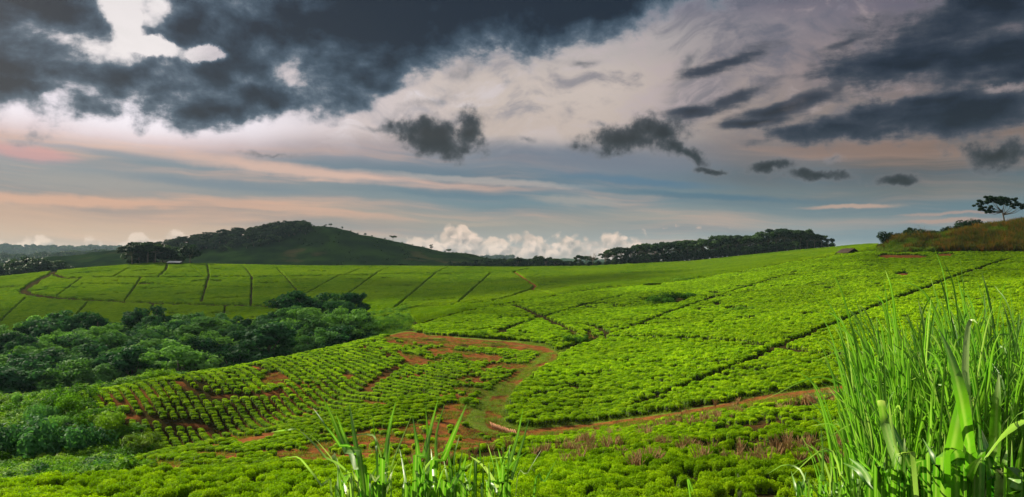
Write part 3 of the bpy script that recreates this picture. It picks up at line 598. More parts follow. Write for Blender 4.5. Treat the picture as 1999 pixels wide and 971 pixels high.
tag(link('ground', mb.mesh('ground_cap', M_GROUND)), 'patch of ground right under the camera', 'ground', kind='structure')
# ------------------------------------------------------------------ far tea fields as one closed canopy
ca_ = np.radians(np.arange(-37, 37, 0.055)); NR = 330
u_c = CX + F * np.tan(ca_)
rs0 = rk_at(np.sin(ca_), np.cos(ca_), 14) * np.where(u_c > 760, 0.93, 1.0); rs0 = np.where(u_c > 760, rk_at(np.sin(ca_), np.cos(ca_), 12) * 1.02, rs0 * 1.08); rs0 = smooth(rs0, 30)[:len(ca_)]
rs1 = rk_at(np.sin(ca_), np.cos(ca_), 17) * 1.02
t_ = np.linspace(0, 1, NR)[:, None]; CR = rs0[None] + (rs1 - rs0)[None] * t_ ; CA = np.broadcast_to(ca_[None], CR.shape)
x_, y_ = (CR * np.sin(CA)).ravel(), (CR * np.cos(CA)).ravel(); z_ = ground(x_, y_); u_, v_ = proj(x_, y_, z_)
fd = np.full(len(x_), 1e9)
for L, w in FARP: fd = np.minimum(fd, dist_line(x_, y_, L, 10) / (w * .26))
bumps = (fbm(x_ / 2.2, y_ / 1.1, 3, 21) - 0.5) * 1.1; gapn = fbm(x_ / 22, y_ / 5.0, 4, 23); blot = fbm(x_ / 30, y_ / 8, 3, 29)
mask = (fd + (fbm(x_ / 4, y_ / 4, 2, 33) - .5) * 1.1 > 1.0) & ~((u_ > 1715) & (CR.ravel() < 900)) & (gapn < 0.74) & (blot < 0.80)
scrub_line = np.interp(u_, [-400, 0, 200, 500, 600, 700, 760, 800, 850, 2400], [700, 690, 672, 640, 640, 628, 618, 618, 660, 2000])
mask &= v_ < scrub_line
zc = z_ + np.where(mask, 0.95 + bumps, -0.3); nc = len(ca_)
ii, jj = np.meshgrid(np.arange(NR - 1), np.arange(nc - 1), indexing='ij'); a0 = (ii * nc + jj).ravel(); Q = np.stack([a0, a0 + nc, a0 + nc + 1, a0 + 1], 1)
keep = mask[Q].any(1); Q = Q[keep]; used = np.unique(Q); remap = -np.ones(len(x_), int); remap[used] = np.arange(len(used))
tag(link('tea_field', mesh_np('tea_field', np.stack([x_, y_, zc], 1)[used], remap[Q], M_CANOPY, None, True)), 'distant closed tea fields cut by dark paths on the far slopes', 'tea field', kind='stuff')
# ------------------------------------------------------------------ plant prototypes
def dome_mesh(name, w, h, n, size, seed, core=True, flat=0.55, rnd=0.33, rag=0.035):
    r_ = np.random.default_rng(seed); d = sphere_dirs(n * 2, r_); d = d[d[:, 2] > -0.15][:n]
    th = np.arctan2(d[:, 1], d[:, 0]); lump = 1 + 0.13 * np.sin(2 * th + seed * 1.7) + 0.10 * np.sin(3 * th + seed) + 0.08 * np.sin(5 * th + 2 * seed)
    P_ = d * np.array([w / 2, w / 2, 1.0]); P_[:, :2] *= lump[:, None]
    hz_ = h * (0.30 + 0.70 * np.clip(d[:, 2], 0, 1) ** flat); P_[:, 2] = hz_ + r_.normal(0, rag, len(d)) - (d[:, 2] < 0.15) * r_.random(len(d)) * h * 0.25
    P_ *= (1 - 0.12 * r_.random(len(d)) ** 2)[:, None]
    N_ = d * 1.2 + r_.normal(0, rnd, d.shape) + np.array([0, 0, 0.15])
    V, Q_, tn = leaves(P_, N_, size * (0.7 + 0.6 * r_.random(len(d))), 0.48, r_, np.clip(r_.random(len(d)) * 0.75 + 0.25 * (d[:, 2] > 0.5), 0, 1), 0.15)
    if core:
        a = np.arange(10) * 2 * pi / 10; rows = [(0.40, 0.05), (0.46, 0.35), (0.44, 0.62), (0.30, 0.84), (0.10, 0.90)]
        Vc = [[w * p * cos(t), w * p * sin(t), h * q_] for p, q_ in rows for t in a]; Qc = [[i * 10 + j, i * 10 + (j + 1) % 10, (i + 1) * 10 + (j + 1) % 10, (i + 1) * 10 + j] for i in range(4) for j in range(10)]
        me = mesh_np(name, np.vstack([V, Vc]), np.vstack([Q_, np.array(Qc) + len(V)]), M_TEA, {'tone': np.append(tn, np.zeros(len(Vc)))})
        me.materials.append(M_TEACORE); mi = np.zeros(len(me.polygons), np.int32); mi[-len(Qc):] = 1; me.polygons.foreach_set('material_index', mi)
        return me
    return mesh_np(name, V, Q_, M_TEA, {'tone': tn})
def twig_mb(seed, h=0.5, n=12, spread=0.4):
    r_ = random.Random(seed); mb = MB()
    for i in range(n):
        a = r_.uniform(0, 2 * pi); l = h * r_.uniform(0.6, 1.1); s = spread * r_.uniform(0.2, 1)
        p0 = (0.06 * cos(a), 0.06 * sin(a), -0.05); p1 = (s * .5 * cos(a), s * .5 * sin(a), l * .5); p2 = (s * cos(a + .3), s * sin(a + .3), l)
        mb.tube([p0, p1, p2], [0.022, 0.017, 0.012], 4)
    return mb
def tuft_mesh(name, mat, h, n, w, seed, spread=0.35, droop=0.4):
    r_ = np.random.default_rng(seed); V = []; Fq = []; tn = []
    for i in range(n):
        a = r_.uniform(0, 2 * pi); l = h * r_.uniform(0.55, 1.1); lean = spread * r_.uniform(0.15, 1); b = r_.uniform(0, spread * 0.5); t = r_.random()
        base_ = np.array([b * cos(a), b * sin(a), -0.02]); side = np.array([-sin(a + 1), cos(a + 1), 0]); k0 = len(V)
        for s in range(4):
            f = s / 3; c = base_ + np.array([cos(a) * lean * l * f ** 1.6, sin(a) * lean * l * f ** 1.6, l * (f - droop * 0.3 * f ** 3)]); ww = w * (1 - f ** 2 * 0.95)
            V += [c - side * ww, c + side * ww]; tn += [t, t]
        Fq += [[k0 + 2 * s, k0 + 2 * s + 1, k0 + 2 * s + 3, k0 + 2 * s + 2] for s in range(3)]
    return mesh_np(name, V, Fq, mat, {'tone': tn})
PC = {}
def proto(coll, me):
    if coll not in PC: PC[coll] = bpy.data.collections.new(coll)
    o = bpy.data.objects.new('%s_%02d' % (coll, len(PC[coll].objects)), me); PC[coll].objects.link(o); return o
def scatter(name, coll, Pn, rot, scl, idx, label, cat):
    me = bpy.data.meshes.new(name); me.vertices.add(len(Pn)); me.vertices.foreach_set('co', np.asarray(Pn, np.float32).ravel())
    a = me.attributes.new('rot', 'FLOAT_VECTOR', 'POINT'); a.data.foreach_set('vector', np.asarray(rot, np.float32).ravel())
    a = me.attributes.new('scl', 'FLOAT_VECTOR', 'POINT'); a.data.foreach_set('vector', np.asarray(scl, np.float32).ravel())
    a = me.attributes.new('idx', 'INT', 'POINT'); a.data.foreach_set('value', np.asarray(idx, np.int32))
    o = link(name, me); tag(o, label, cat, kind='stuff')
    ng = bpy.data.node_groups.new(name, 'GeometryNodeTree'); ng.interface.new_socket('Geometry', in_out='INPUT', socket_type='NodeSocketGeometry'); ng.interface.new_socket('Geometry', in_out='OUTPUT', socket_type='NodeSocketGeometry')
    gi = ng.nodes.new('NodeGroupInput'); go = ng.nodes.new('NodeGroupOutput'); ip = ng.nodes.new('GeometryNodeInstanceOnPoints'); ci = ng.nodes.new('GeometryNodeCollectionInfo')
    ci.inputs['Collection'].default_value = PC[coll]; ci.inputs['Separate Children'].default_value = True; ci.inputs['Reset Children'].default_value = True
    def na_(nm, t):
        n_ = ng.nodes.new('GeometryNodeInputNamedAttribute'); n_.data_type = t; n_.inputs['Name'].default_value = nm; return next(s for s in n_.outputs if s.enabled and s.name == 'Attribute')
    er_ = ng.nodes.new('FunctionNodeEulerToRotation'); L_ = ng.links
    L_.new(na_('rot', 'FLOAT_VECTOR'), er_.inputs[0]); L_.new(er_.outputs[0], ip.inputs['Rotation']); L_.new(na_('scl', 'FLOAT_VECTOR'), ip.inputs['Scale']); L_.new(na_('idx', 'INT'), ip.inputs['Instance Index'])
    ip.inputs['Pick Instance'].default_value = True
    L_.new(gi.outputs[0], ip.inputs['Points']); L_.new(ci.outputs[0], ip.inputs['Instance']); L_.new(ip.outputs[0], go.inputs[0])
    md = o.modifiers.new('scatter', 'NODES'); md.node_group = ng; return o
def rz_only(n): return np.stack([rng.normal(0, .06, n), rng.normal(0, .06, n), rng.random(n) * 2 * pi], 1)
# ------------------------------------------------------------------ tea bushes
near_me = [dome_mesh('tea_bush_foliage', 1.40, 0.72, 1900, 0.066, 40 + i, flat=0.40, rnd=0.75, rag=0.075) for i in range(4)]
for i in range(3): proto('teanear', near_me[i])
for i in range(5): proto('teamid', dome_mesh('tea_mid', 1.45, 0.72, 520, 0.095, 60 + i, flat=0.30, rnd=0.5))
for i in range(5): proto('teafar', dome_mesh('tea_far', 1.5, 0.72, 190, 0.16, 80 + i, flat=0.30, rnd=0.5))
def rows(dirv, ds, dr, box_, jit=0.12, phase=0.0):
    x0, x1, y0, y1 = box_; dx, dy = np.array(dirv) / math.hypot(*dirv); R = math.hypot(x1 - x0, y1 - y0) / 2 + 2; cx, cy = (x0 + x1) / 2, (y0 + y1) / 2
    s = np.arange(-R, R, ds); t = np.arange(-R, R, dr); S_, T_ = np.meshgrid(s, t); S_ = S_ + (np.arange(len(t)) % 2)[:, None] * ds / 2
    T_ = T_ + 1.2 * np.sin(S_ / 23.0 + phase) ; S_ = S_.ravel(); T_ = T_.ravel()
    S_ = S_ + rng.normal(0, jit * ds, len(S_)); T_ = T_ + rng.normal(0, jit * dr * 0.7, len(T_))
    x = cx + S_ * dx - T_ * dy; y = cy + S_ * dy + T_ * dx
    m = (x > x0) & (x < x1) & (y > y0) & (y < y1) & (np.abs(np.arctan2(x, y)) < radians(35.5)); return x[m], y[m]
pts = []   # x, y, z, sx, sz, far-class
def add_zone(zone, x, y, dens_fn, w, h):
    c = classify(x, y); m = c[zone].copy()
    m &= (c['gap'] > 1.0 + 0.5 / 1.3) & (c['road'] > 1.9) & (c['spot'] > 1.0) & ~(c['lane'])
    m &= rng.random(len(x)) < dens_fn(c)
    k_ = m.sum(); sc_ = np.clip(rng.normal(1, 0.12, k_), 0.7, 1.3)
    wave = 0.72 + 0.62 * fbm((x[m] + y[m] * .35) / 7.0, (y[m] - x[m] * .35) / 2.4, 3, 61) if zone == 'dome' else 1.0
    pts.append(np.stack([x[m], y[m], c['z'][m] - 0.03, w * sc_, wave * h * np.clip(rng.normal(1, 0.13, k_), 0.65, 1.35), c['r'][m]], 1))
x, y = rows((1, 0.05), 0.54, 0.80, (-45, 60, 15, 95), 0.14)
add_zone('near', x, y, lambda c: np.clip(1.0 - (c['n2'] > 0.57) * 0.30 - (c['n'] > 0.60) * 0.6, 0, 1) * .95 * (fbm((c['u'] + 2 * c['v']) / 150, (c['v'] + .06 * c['u']) / 7.5, 3, 66) < 0.585), 0.47, 0.74)
x, y = rows((0.55, -0.84), 0.66, 1.32, (-90, 14, 85, 200), 0.05)
add_zone('leftf', x, y, lambda c: np.where(c['soilp'], np.clip((c['n2'] - 0.505) * 8, 0.03, 0.85), np.clip(1.0 - (c['n'] > 0.70) * 0.9, 0, 1) * 0.98), 0.56, 0.68)
x, y = rows((1, 0.9), 0.66, 1.34, (-60, 10, 50, 125), 0.09)
add_zone('spur', x, y, lambda c: np.where(c['soil2'], 0.04 + 0.10 * (c['n2'] > 0.55), np.clip(1.0 - (c['n2'] > 0.53) * 0.72, 0, 1)), 0.53, 0.66)
x, y = rows((0.34, -0.94), 0.72, 0.84, (-70, 250, 88, 400), 0.10)
add_zone('dome', x, y, lambda c: np.clip(1.0 - (c['n'] > 0.70) * 0.8 - (fbm((c['u'] + c['v']) / 55, c['v'] / 5.5, 4, 63) > 0.66) * 0.75, 0, 1) * 0.97, 0.63, 0.95)
T = np.vstack(pts); uu, vv = proj(T[:, 0], T[:, 1], T[:, 2] + 0.5)
sz = T[:, 3] / T[:, 5]; inv = (uu > -10) & (uu < 2010) & (vv < 985); order = np.argsort(-np.where(inv, sz, -1)); ind = order[:300]; rest = np.setdiff1d(np.arange(len(T)), ind)
rest = rest[(vv[rest] < 1100)]
for i in range(0, 300):
    t = T[ind[i]]; q = i % 4
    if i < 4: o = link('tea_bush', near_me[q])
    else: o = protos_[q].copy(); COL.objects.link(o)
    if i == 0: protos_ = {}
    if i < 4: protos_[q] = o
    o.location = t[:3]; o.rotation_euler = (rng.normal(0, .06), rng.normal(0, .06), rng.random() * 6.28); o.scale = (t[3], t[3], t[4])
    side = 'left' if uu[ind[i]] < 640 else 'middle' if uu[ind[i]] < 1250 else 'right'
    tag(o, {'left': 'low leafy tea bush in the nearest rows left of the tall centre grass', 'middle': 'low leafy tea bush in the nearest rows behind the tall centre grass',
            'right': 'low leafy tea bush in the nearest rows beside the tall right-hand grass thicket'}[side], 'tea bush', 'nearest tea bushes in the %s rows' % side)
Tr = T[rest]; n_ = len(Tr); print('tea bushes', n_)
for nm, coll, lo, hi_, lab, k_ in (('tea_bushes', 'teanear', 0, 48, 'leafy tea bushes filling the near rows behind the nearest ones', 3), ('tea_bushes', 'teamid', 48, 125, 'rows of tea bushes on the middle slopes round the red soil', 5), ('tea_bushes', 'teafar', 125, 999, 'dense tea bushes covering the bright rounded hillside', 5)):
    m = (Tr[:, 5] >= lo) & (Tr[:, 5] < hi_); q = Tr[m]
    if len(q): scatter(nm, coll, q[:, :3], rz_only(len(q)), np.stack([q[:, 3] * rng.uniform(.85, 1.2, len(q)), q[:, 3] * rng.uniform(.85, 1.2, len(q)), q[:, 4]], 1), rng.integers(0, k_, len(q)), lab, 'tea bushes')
# ------------------------------------------------------------------ trees
def tree_meshes(kind, seed, nl=3200, ls=0.34, mat=None):
    """unit tree 10 m high; kinds: round, tall, flat, ragged"""
    r_ = np.random.default_rng(seed); cl = []
    if kind == 'round':
        for i in range(46):
            d = sphere_dirs(1, r_)[0]; q_ = r_.random() ** 0.35; cl.append((d[0] * 3.7 * q_, d[1] * 3.7 * q_, 6.1 + d[2] * 3.0 * q_, r_.uniform(0.6, 1.15)))
    elif kind == 'tall':
        for i in range(24):
            z = r_.uniform(3.2, 9.3); w = 2.4 * math.sqrt(max(0.05, 1 - ((z - 6.2) / 3.6) ** 2)); a = r_.uniform(0, 6.28); q_ = r_.random() ** .5; cl.append((w * q_ * cos(a), w * q_ * sin(a), z, r_.uniform(0.7, 1.3)))
    elif kind == 'mound':
        for i in range(46):
            d = sphere_dirs(1, r_)[0]; q_ = r_.random() ** 0.35; cl.append((d[0] * 3.9 * q_, d[1] * 3.9 * q_, 5.0 + d[2] * 4.1 * q_, r_.uniform(0.7, 1.25)))
    elif kind == 'flat':
        for i in range(26):
            a = r_.uniform(0, 6.28); q_ = r_.random() ** .5 * 4.6; cl.append((q_ * cos(a), q_ * sin(a), 8.3 + r_.uniform(-0.9, 1.0) - q_ * 0.22 + 0.5 * math.sin(a * 2 + seed), r_.uniform(0.8, 1.5)))
    else:
        for i in range(20):
            a = r_.uniform(0, 6.28); z = r_.choice([4.6, 6.2, 7.6, 8.9]) + r_.normal(0, 0.3); q_ = r_.random() ** .5 * (3.4 - 0.18 * (z - 4)); cl.append((q_ * cos(a), q_ * sin(a), z, r_.uniform(0.6, 1.2)))
    C = np.array(cl); per = r_.choice(len(C), nl, p=C[:, 3] ** 2 / (C[:, 3] ** 2).sum()); d = sphere_dirs(nl, r_)
    fl = 0.5 if kind == 'flat' else 0.75
    P_ = C[per, :3] + d * (C[per, 3] * (0.45 + 0.6 * r_.random(nl) ** 0.6))[:, None] * np.array([1, 1, fl]); P_ += r_.normal(0, 0.10, P_.shape)
    clump_tone = r_.random(len(C))
    V, Q_, tn = leaves(P_, d + r_.normal(0, 0.6, d.shape) + [0, 0, 0.35], ls * (0.6 + 0.8 * r_.random(nl)), 0.6, r_, np.clip(clump_tone[per] * 0.45 + r_.random(nl) * 0.4, 0, 1), 0.12)
    cm = mesh_np('crown', V, Q_, mat or M_TREE, {'tone': tn})
    mb = MB(); lean = r_.normal(0, 0.25, 2); top = C[:, 2].max() - 1.2; fork = 2.6 if kind != 'tall' else 4.0
    if kind == 'flat': fork = 4.6
    tp = [(0, 0, -0.5), (lean[0] * .3, lean[1] * .3, fork * .5), (lean[0], lean[1], fork), (lean[0] * 1.3, lean[1] * 1.3, (fork + top) / 2), (lean[0] * 1.5, lean[1] * 1.5, top)]
    mb.tube(tp, [0.30, 0.21, 0.17, 0.11, 0.04], 8)
    for c in C[r_.choice(len(C), min(13, len(C)), replace=False)]:
        f = r_.uniform(0.0, 0.55); s_ = np.array([lean[0], lean[1], fork + (c[2] - fork) * f * 0.6]); e_ = c[:3]; mid_ = (s_ + e_) / 2 + np.array([0, 0, -0.25 if kind != 'flat' else -0.6])
        mb.tube([s_, mid_, e_], [0.10, 0.065, 0.02], 5)
    return cm, mb.mesh('trunk', M_BARK, True)
TP = {}
def tree_proto(key, kind, seed, **kw): TP[key] = tree_meshes(kind, seed, **kw)
for i in range(4): tree_proto('round%d' % i, 'round', 100 + i, nl=7000, ls=0.22)
for i in range(3): tree_proto('tall%d' % i, 'tall', 120 + i, nl=4200, ls=0.26)
for i in range(3): tree_proto('ragged%d' % i, 'ragged', 130 + i, nl=3600, ls=0.26)
for i in range(4): tree_proto('dflat%d' % i, 'flat', 140 + i, nl=3000, ls=0.30, mat=M_DARKTREE)
for i in range(3): tree_proto('dround%d' % i, 'round', 150 + i, nl=2600, ls=0.36, mat=M_DARKTREE)
for i in range(2): tree_proto('dragged%d' % i, 'ragged', 160 + i, nl=1800, ls=0.30, mat=M_DARKTREE)
for i in range(3): tree_proto('mound%d' % i, 'mound', 170 + i, nl=7000, ls=0.23)
for i in range(3): tree_proto('dmound%d' % i, 'mound', 180 + i, nl=2800, ls=0.38, mat=M_DARKTREE)
roots = {}
NMS = {'round': 'broadleaf_tree', 'tall': 'tall_tree', 'ragged': 'layered_tree', 'dflat': 'umbrella_tree', 'dround': 'dark_tree', 'dragged': 'dark_tree', 'mound': 'bushy_tree', 'dmound': 'bushy_dark_tree'}
def tree(key, u, d, vtop, label, group=None, wide=1.0, cat='tree', hmin=2.0, hmax=40):
    x, y = at(u, d); z = gz(x, y); ztop = (HV - vtop) / F * d; h = min(max(ztop - z, hmin), hmax); s = h / 10.0
    fam = key.rstrip('0123456789')
    if key not in roots:
        cm, tm = TP[key]; o = empty(NMS[fam], (0, 0, 0)); link('crown', cm, o); link('trunk', tm, o); roots[key] = o
    else: o = copy_tree(roots[key])
    o.location = (x, y, z); o.rotation_euler = (0, 0, random.uniform(0, 6.28)); o.scale = (s * wide, s * wide, s)
    for kk in ('group',):
        if kk in o: del o[kk]
    tag(o, label, cat, group); return o
random.seed(12)
G = 'trees of the valley woodland'
# (u, row of the top, distance, width factor, key, label)
VT = [(15,650,312,1.0,'round0','dark'),(75,646,315,1.0,'round1','dark'),(118,622,310,1.15,'round2',0),(178,625,308,1.0,'round3',0),(225,648,305,1,'round0',0),(285,617,310,1.05,'round1',0),(330,640,300,1,'round2',0),
      (400,627,305,1.2,'round3',0),(450,637,300,1,'round1',0),(485,646,296,.9,'tall0',0),(60,668,285,1.1,'round2',0),(150,664,282,.9,'tall1',0),(235,660,275,1.0,'round3',0),(305,655,280,1.3,'round0',0),(370,648,285,1,'round1',0),
      (425,652,280,1.1,'round2',0),(472,658,278,1,'tall2',0),(540,626,285,1.2,'ragged0',0),(600,582,285,1.15,'round3','cluster'),(632,592,290,1.1,'round0','cluster'),(572,606,280,1.0,'round1','cluster'),(660,602,285,1,'round2','cluster'),
      (692,594,290,.8,'ragged1','cluster'),(694,622,275,.9,'ragged2','cluster'),(520,650,265,1,'ragged0',0),(596,640,265,1.1,'ragged1',0),(645,640,268,1.0,'round3',0),(672,652,262,1,'round1',0),(612,668,255,1,'round2',0),
      (125,690,205,1.45,'round0','pale'),(25,704,210,1.2,'round3',0),(72,690,250,1,'tall1',0),(205,716,200,1,'round2',0),(255,664,230,1.3,'round1',0),(300,672,228,1.2,'round3',0),(338,690,212,1,'round0',0),(165,684,255,.9,'tall0',0),
      (212,690,252,.9,'tall2',0),(400,668,228,1.1,'round2',0),(450,678,230,1.1,'round1',0),(372,690,242,1,'ragged2',0),(8,738,190,1,'round1',0),(58,734,192,.9,'round2',0),(500,690,215,1,'round0',0),(560,682,250,1,'round3',0),(622,692,240,.9,'ragged0',0),
      (-40,660,300,1.1,'round2',0),(-60,700,260,1.1,'round0',0),(-90,640,330,1.2,'round1',0),(-30,740,190,1.0,'round3',0)]
for k_ in range(150):
    u = random.uniform(-60, 690); d = random.uniform(175 + max(0, u) * .05, 330); x, y = at(u, d); v0 = HV - F * gz(x, y) / d
    vt = v0 - random.uniform(45, 85) * 250 / d; lim = np.interp(u, [-60, 0, 118, 200, 285, 400, 500, 560, 600, 700], [640, 648, 626, 638, 622, 634, 648, 622, 604, 612])
    VT.append((u, max(vt, lim + random.uniform(0, 20)), d, random.uniform(.9, 1.3), random.choice(['round0', 'round1', 'mound0', 'mound1', 'mound2', 'mound0', 'tall1', 'ragged2']), 'under'))
for k_ in range(26):
    u = -50 + k_ * 16 + random.uniform(-6, 6); d = random.uniform(180, 198) + max(0, u) * .06; VT.append((u, np.interp(u, [-50, 60, 150, 250, 360], [742, 745, 720, 700, 690]) + random.uniform(-10, 14), d, random.uniform(.9, 1.2), random.choice(['round0', 'mound1', 'round2', 'mound2', 'tall0']), 'under'))
for i, (u, vt, d, w, key, lab) in enumerate(VT):
    side = 'above the shrubby left edge' if u < 160 else 'behind the planted rows' if u < 480 else 'near the tallest valley cluster'
    row = 'back' if d > 295 else 'middle' if d > 240 else 'front'
    if lab == 'pale': L = 'broad pale-green valley tree with a bare whitish trunk, in front of the wood'
    elif lab == 'cluster': L = 'one of the dark trees standing in the tallest cluster of the valley wood'
    elif lab == 'under': L = 'lower tree filling the valley wood in its %s ranks %s' % (row, side)
    else: L = '%s tree in the %s ranks of the valley wood %s' % ({'round': 'round-crowned', 'tall': 'slender', 'ragged': 'loose layered', 'mound': 'bushy'}[key[:-1]], row, side)
    tree(key, u, d, vt - 24, L, G, w * 1.35)
# ridge grove, with the open-sided shed
G = 'trees of the ridge grove beside the long shed'
for u, vt, d, w, key in [(258,482,690,1.0,'dflat0'),(272,476,695,.9,'dflat1'),(288,475,690,.9,'dflat2'),(303,479,692,.9,'dflat3'),(318,481,700,.9,'dflat0'),(300,486,705,1,'dflat1'),(332,487,705,1.1,'dround0'),(322,490,698,.9,'dround1'),(344,494,708,1,'dmound2'),(265,488,700,1.1,'dmound0'),(282,487,702,1.1,'dmound1'),(298,489,704,1,'dmound2')]:
    tree(key, u, d, vt - 6, 'dark flat-topped tree in the ridge grove left of the long shed' if 'flat' in key else 'dark rounded tree close behind the long shed on the ridge', G, w * 1.5)
tree('dround1', 371, 690, 475, 'lone dark round tree on the ridge just right of the long shed', None, 1.25)
G = 'trees of the dark clump at the left edge'
for u, vt in [(-10,520),(14,522),(33,519),(52,517),(70,516),(92,518),(-25,512),(5,513),(22,507),(42,502),(60,497),(78,499),(96,506),(112,512),(130,515),(150,519)]:
    tree(random.choice(['dmound0', 'dmound1', 'dround2', 'dflat1']), u, 770 + random.uniform(-15, 25), vt, 'dark tree of the clump behind the field at the left edge', G, 1.4, hmin=9)
G = 'hazy trees on the low middle ridge'
for k_ in range(26):
    u = 125 + k_ * 8.0 + random.uniform(-4, 4); tree(random.choice(['dround0', 'dround2', 'dflat0', 'dragged0']), u, 2330 + random.uniform(-160, 60), np.interp(u, [120, 180, 230, 320], [494, 486, 489, 490]) + random.uniform(-2, 4), 'hazy grey-green tree on the low ridge left of the dark hill', G, 1.5, hmin=10, hmax=26)
# dark hill: crest and flank woodland, then single trees down its right shoulder
G = 'trees along the crest of the dark hill'
crest = [(320,470),(334,466),(350,461),(363,464),(378,459),(392,457),(405,459),(420,455),(436,447),(450,452),(464,443),(478,450),(492,444),(505,440),(518,437),(530,434),(543,431),(556,430),(568,431),(580,433),(592,440)]
for i, (u, vt) in enumerate(crest):
    tree(random.choice(['dflat0', 'dflat1', 'dflat2', 'dflat3', 'dround0', 'dround1']), u, 1255, vt, 'dark tree on the wooded crest of the hill left of its peak', G, 1.6, hmin=9)
G = 'trees of the wood on the dark hillside'
cnt = 0
while cnt < 170:
    u = random.uniform(330, 600); d = random.uniform(1040, 1250); x, y = at(u, d); v0 = HV - F * gz(x, y) / d
    low = np.interp(u, [330, 400, 480, 520, 560, 600], [487, 491, 486, 479, 467, 455]) + random.uniform(-3, 3)
    if v0 > low: continue
    cnt += 1; tree(random.choice(['dmound0', 'dmound1', 'dmound2', 'dround0']), u, d, v0 - random.uniform(9, 15), 'dark tree inside the wood that covers the left flank of the hill', G, 1.9)
G = None
for u, vt, key, w, lab in [(636,438,'dflat2',.8,'tiny umbrella tree on the bare hill top just left of a slightly taller one'),(645,436,'dflat0',.9,'small umbrella tree standing out on the bare top of the dark hill'),(668,442,'dround0',.8,'very small tree on the hill top right of the umbrella pair'),
    (713,455,'dround1',1.4,'small rounded tree on the upper right shoulder of the dark hill'),(767,459,'dflat3',1.2,'small umbrella tree alone on the hill shoulder against the clouds'),(825,480,'dround2',1.3,'low bushy tree on the hill shoulder left of an upright one'),
    (842,477,'dragged0',.9,'upright little tree where the hill shoulder runs down'),(876,486,'dflat1',1.3,'wide umbrella tree near the foot of the hill shoulder')]:
    tree(key, u, 1262, vt, lab, None, w, hmin=3)
G = 'low trees between the hill foot and the tree line'
for k_ in range(30):
    u = 880 + k_ * 7.8; vt = np.interp(u, [880, 930, 960, 990, 1010, 1030, 1050, 1075, 1110], [510, 507, 503, 504, 500, 506, 499, 502, 510]) + random.uniform(-2, 2.5)
    tree(random.choice(['dround0', 'dround1', 'dflat2', 'dragged1']), u, random.uniform(800, 900), vt, 'low dark tree in the gap between hill foot and right tree line', G, 1.3, hmin=8)
G = 'scattered bushes behind the far field crest'
for k_ in range(20):
    u = random.uniform(640, 1000); tree(random.choice(['dround0', 'dround1']), u, random.uniform(745, 800), 516 - random.uniform(1, 5), 'small bush peeping over the far field crest below the dark hill', G, 1.6, 'bush', hmin=3, hmax=9)
G = 'trees of the long tree line on the right'
tl = [(1112,512),(1128,508),(1145,505),(1160,503),(1180,497),(1196,490),(1212,487),(1230,486),(1246,482),(1262,479),(1278,481),(1294,477),(1310,476),(1326,473),(1342,472),(1358,470),(1374,467),(1390,466),(1406,463),(1422,462),(1438,459),(1454,461),(1470,459),(1486,457),(1500,455),(1516,452),(1532,450),(1548,449),(1562,451),(1576,455),(1590,459),(1604,464),(1617,469)]
for i, (u, vt) in enumerate(tl):
    rw = float(rk_at(np.array([at(u, 700)[0]]), np.array([700.]), 17)[0]) * math.cos(px_az(u))
    tree('dflat%d' % (i % 4), u, rw - 6 + random.uniform(-3, 3), vt - 5 + random.uniform(-3, 3), 'dark spreading tree in the front rank of the tree line on the right skyline', G, 1.0, hmin=6)
    tree(random.choice(['dmound0', 'dmound2', 'dmound1']), u + 8, rw + 14, vt + 7, 'dark tree in the rear rank of the tree line on the right skyline', G, 1.2, hmin=6)
    if u < 1560: tree('dmound%d' % (i % 3), u + 3, rw - 16, vt + 16, 'low bushy tree skirting the foot of the tree line on the right', G, 1.3, hmin=4, hmax=9)
# leafless trees: thin twig crowns
def bare_tree(u, d, vtop, label, seed, lean=0.0):
    x, y = at(u, d); z = gz(x, y); h = (HV - vtop) / F * d - z; r_ = random.Random(seed); tr_, br = MB(), MB()
    tr_.tube([(0, 0, -.3), (lean * h * .2, 0, h * .3), (lean * h * .4, 0, h * .62)], [h * .022, h * .016, h * .008], 6)
    for i in range(16):
        f = r_.uniform(.28, .62); a = r_.uniform(0, 6.28); l = h * r_.uniform(.2, .42); s_ = np.array([lean * h * .6 * f, 0, h * f])
        e_ = s_ + np.array([cos(a) * l * .6, sin(a) * l * .6, min(l * .9, h - h * f)]); m_ = (s_ + e_) / 2 + np.array([0, 0, -.05 * h]); br.tube([s_, m_, e_], [h * .008, h * .005, h * .002], 4)
        for j in range(5):
            q0 = m_ + (e_ - m_) * r_.random(); b = r_.uniform(0, 6.28); br.tube([q0, q0 + np.array([cos(b) * l * .25, sin(b) * l * .25, l * .25])], [h * .003, h * .0015], 3)
    o = empty('bare_tree', (x, y, z)); link('trunk', tr_.mesh('trunk', M_BARK, True), o); link('branches', br.mesh('branches', M_BARK), o)
    tag(o, label, 'tree', kind='thing')
bare_tree(1157, 735, 491, 'leafless pale tree left of another bare tree at the tree line end', 1); bare_tree(1182, 735, 489, 'leafless pale tree just left of where the tree line thickens', 2)
bare_tree(1800, 352, 438, 'thin leafless tree beside the dark bush on the right bank', 3); 
tree('dround1', 1777, 350, 443, 'dark rounded little tree beside the leafless tree on the right bank', None, 1.5, hmin=5)
tree('dflat2', 1131, 740, 496, 'small umbrella tree at the left end of the tree line', None, .8, hmin=6)
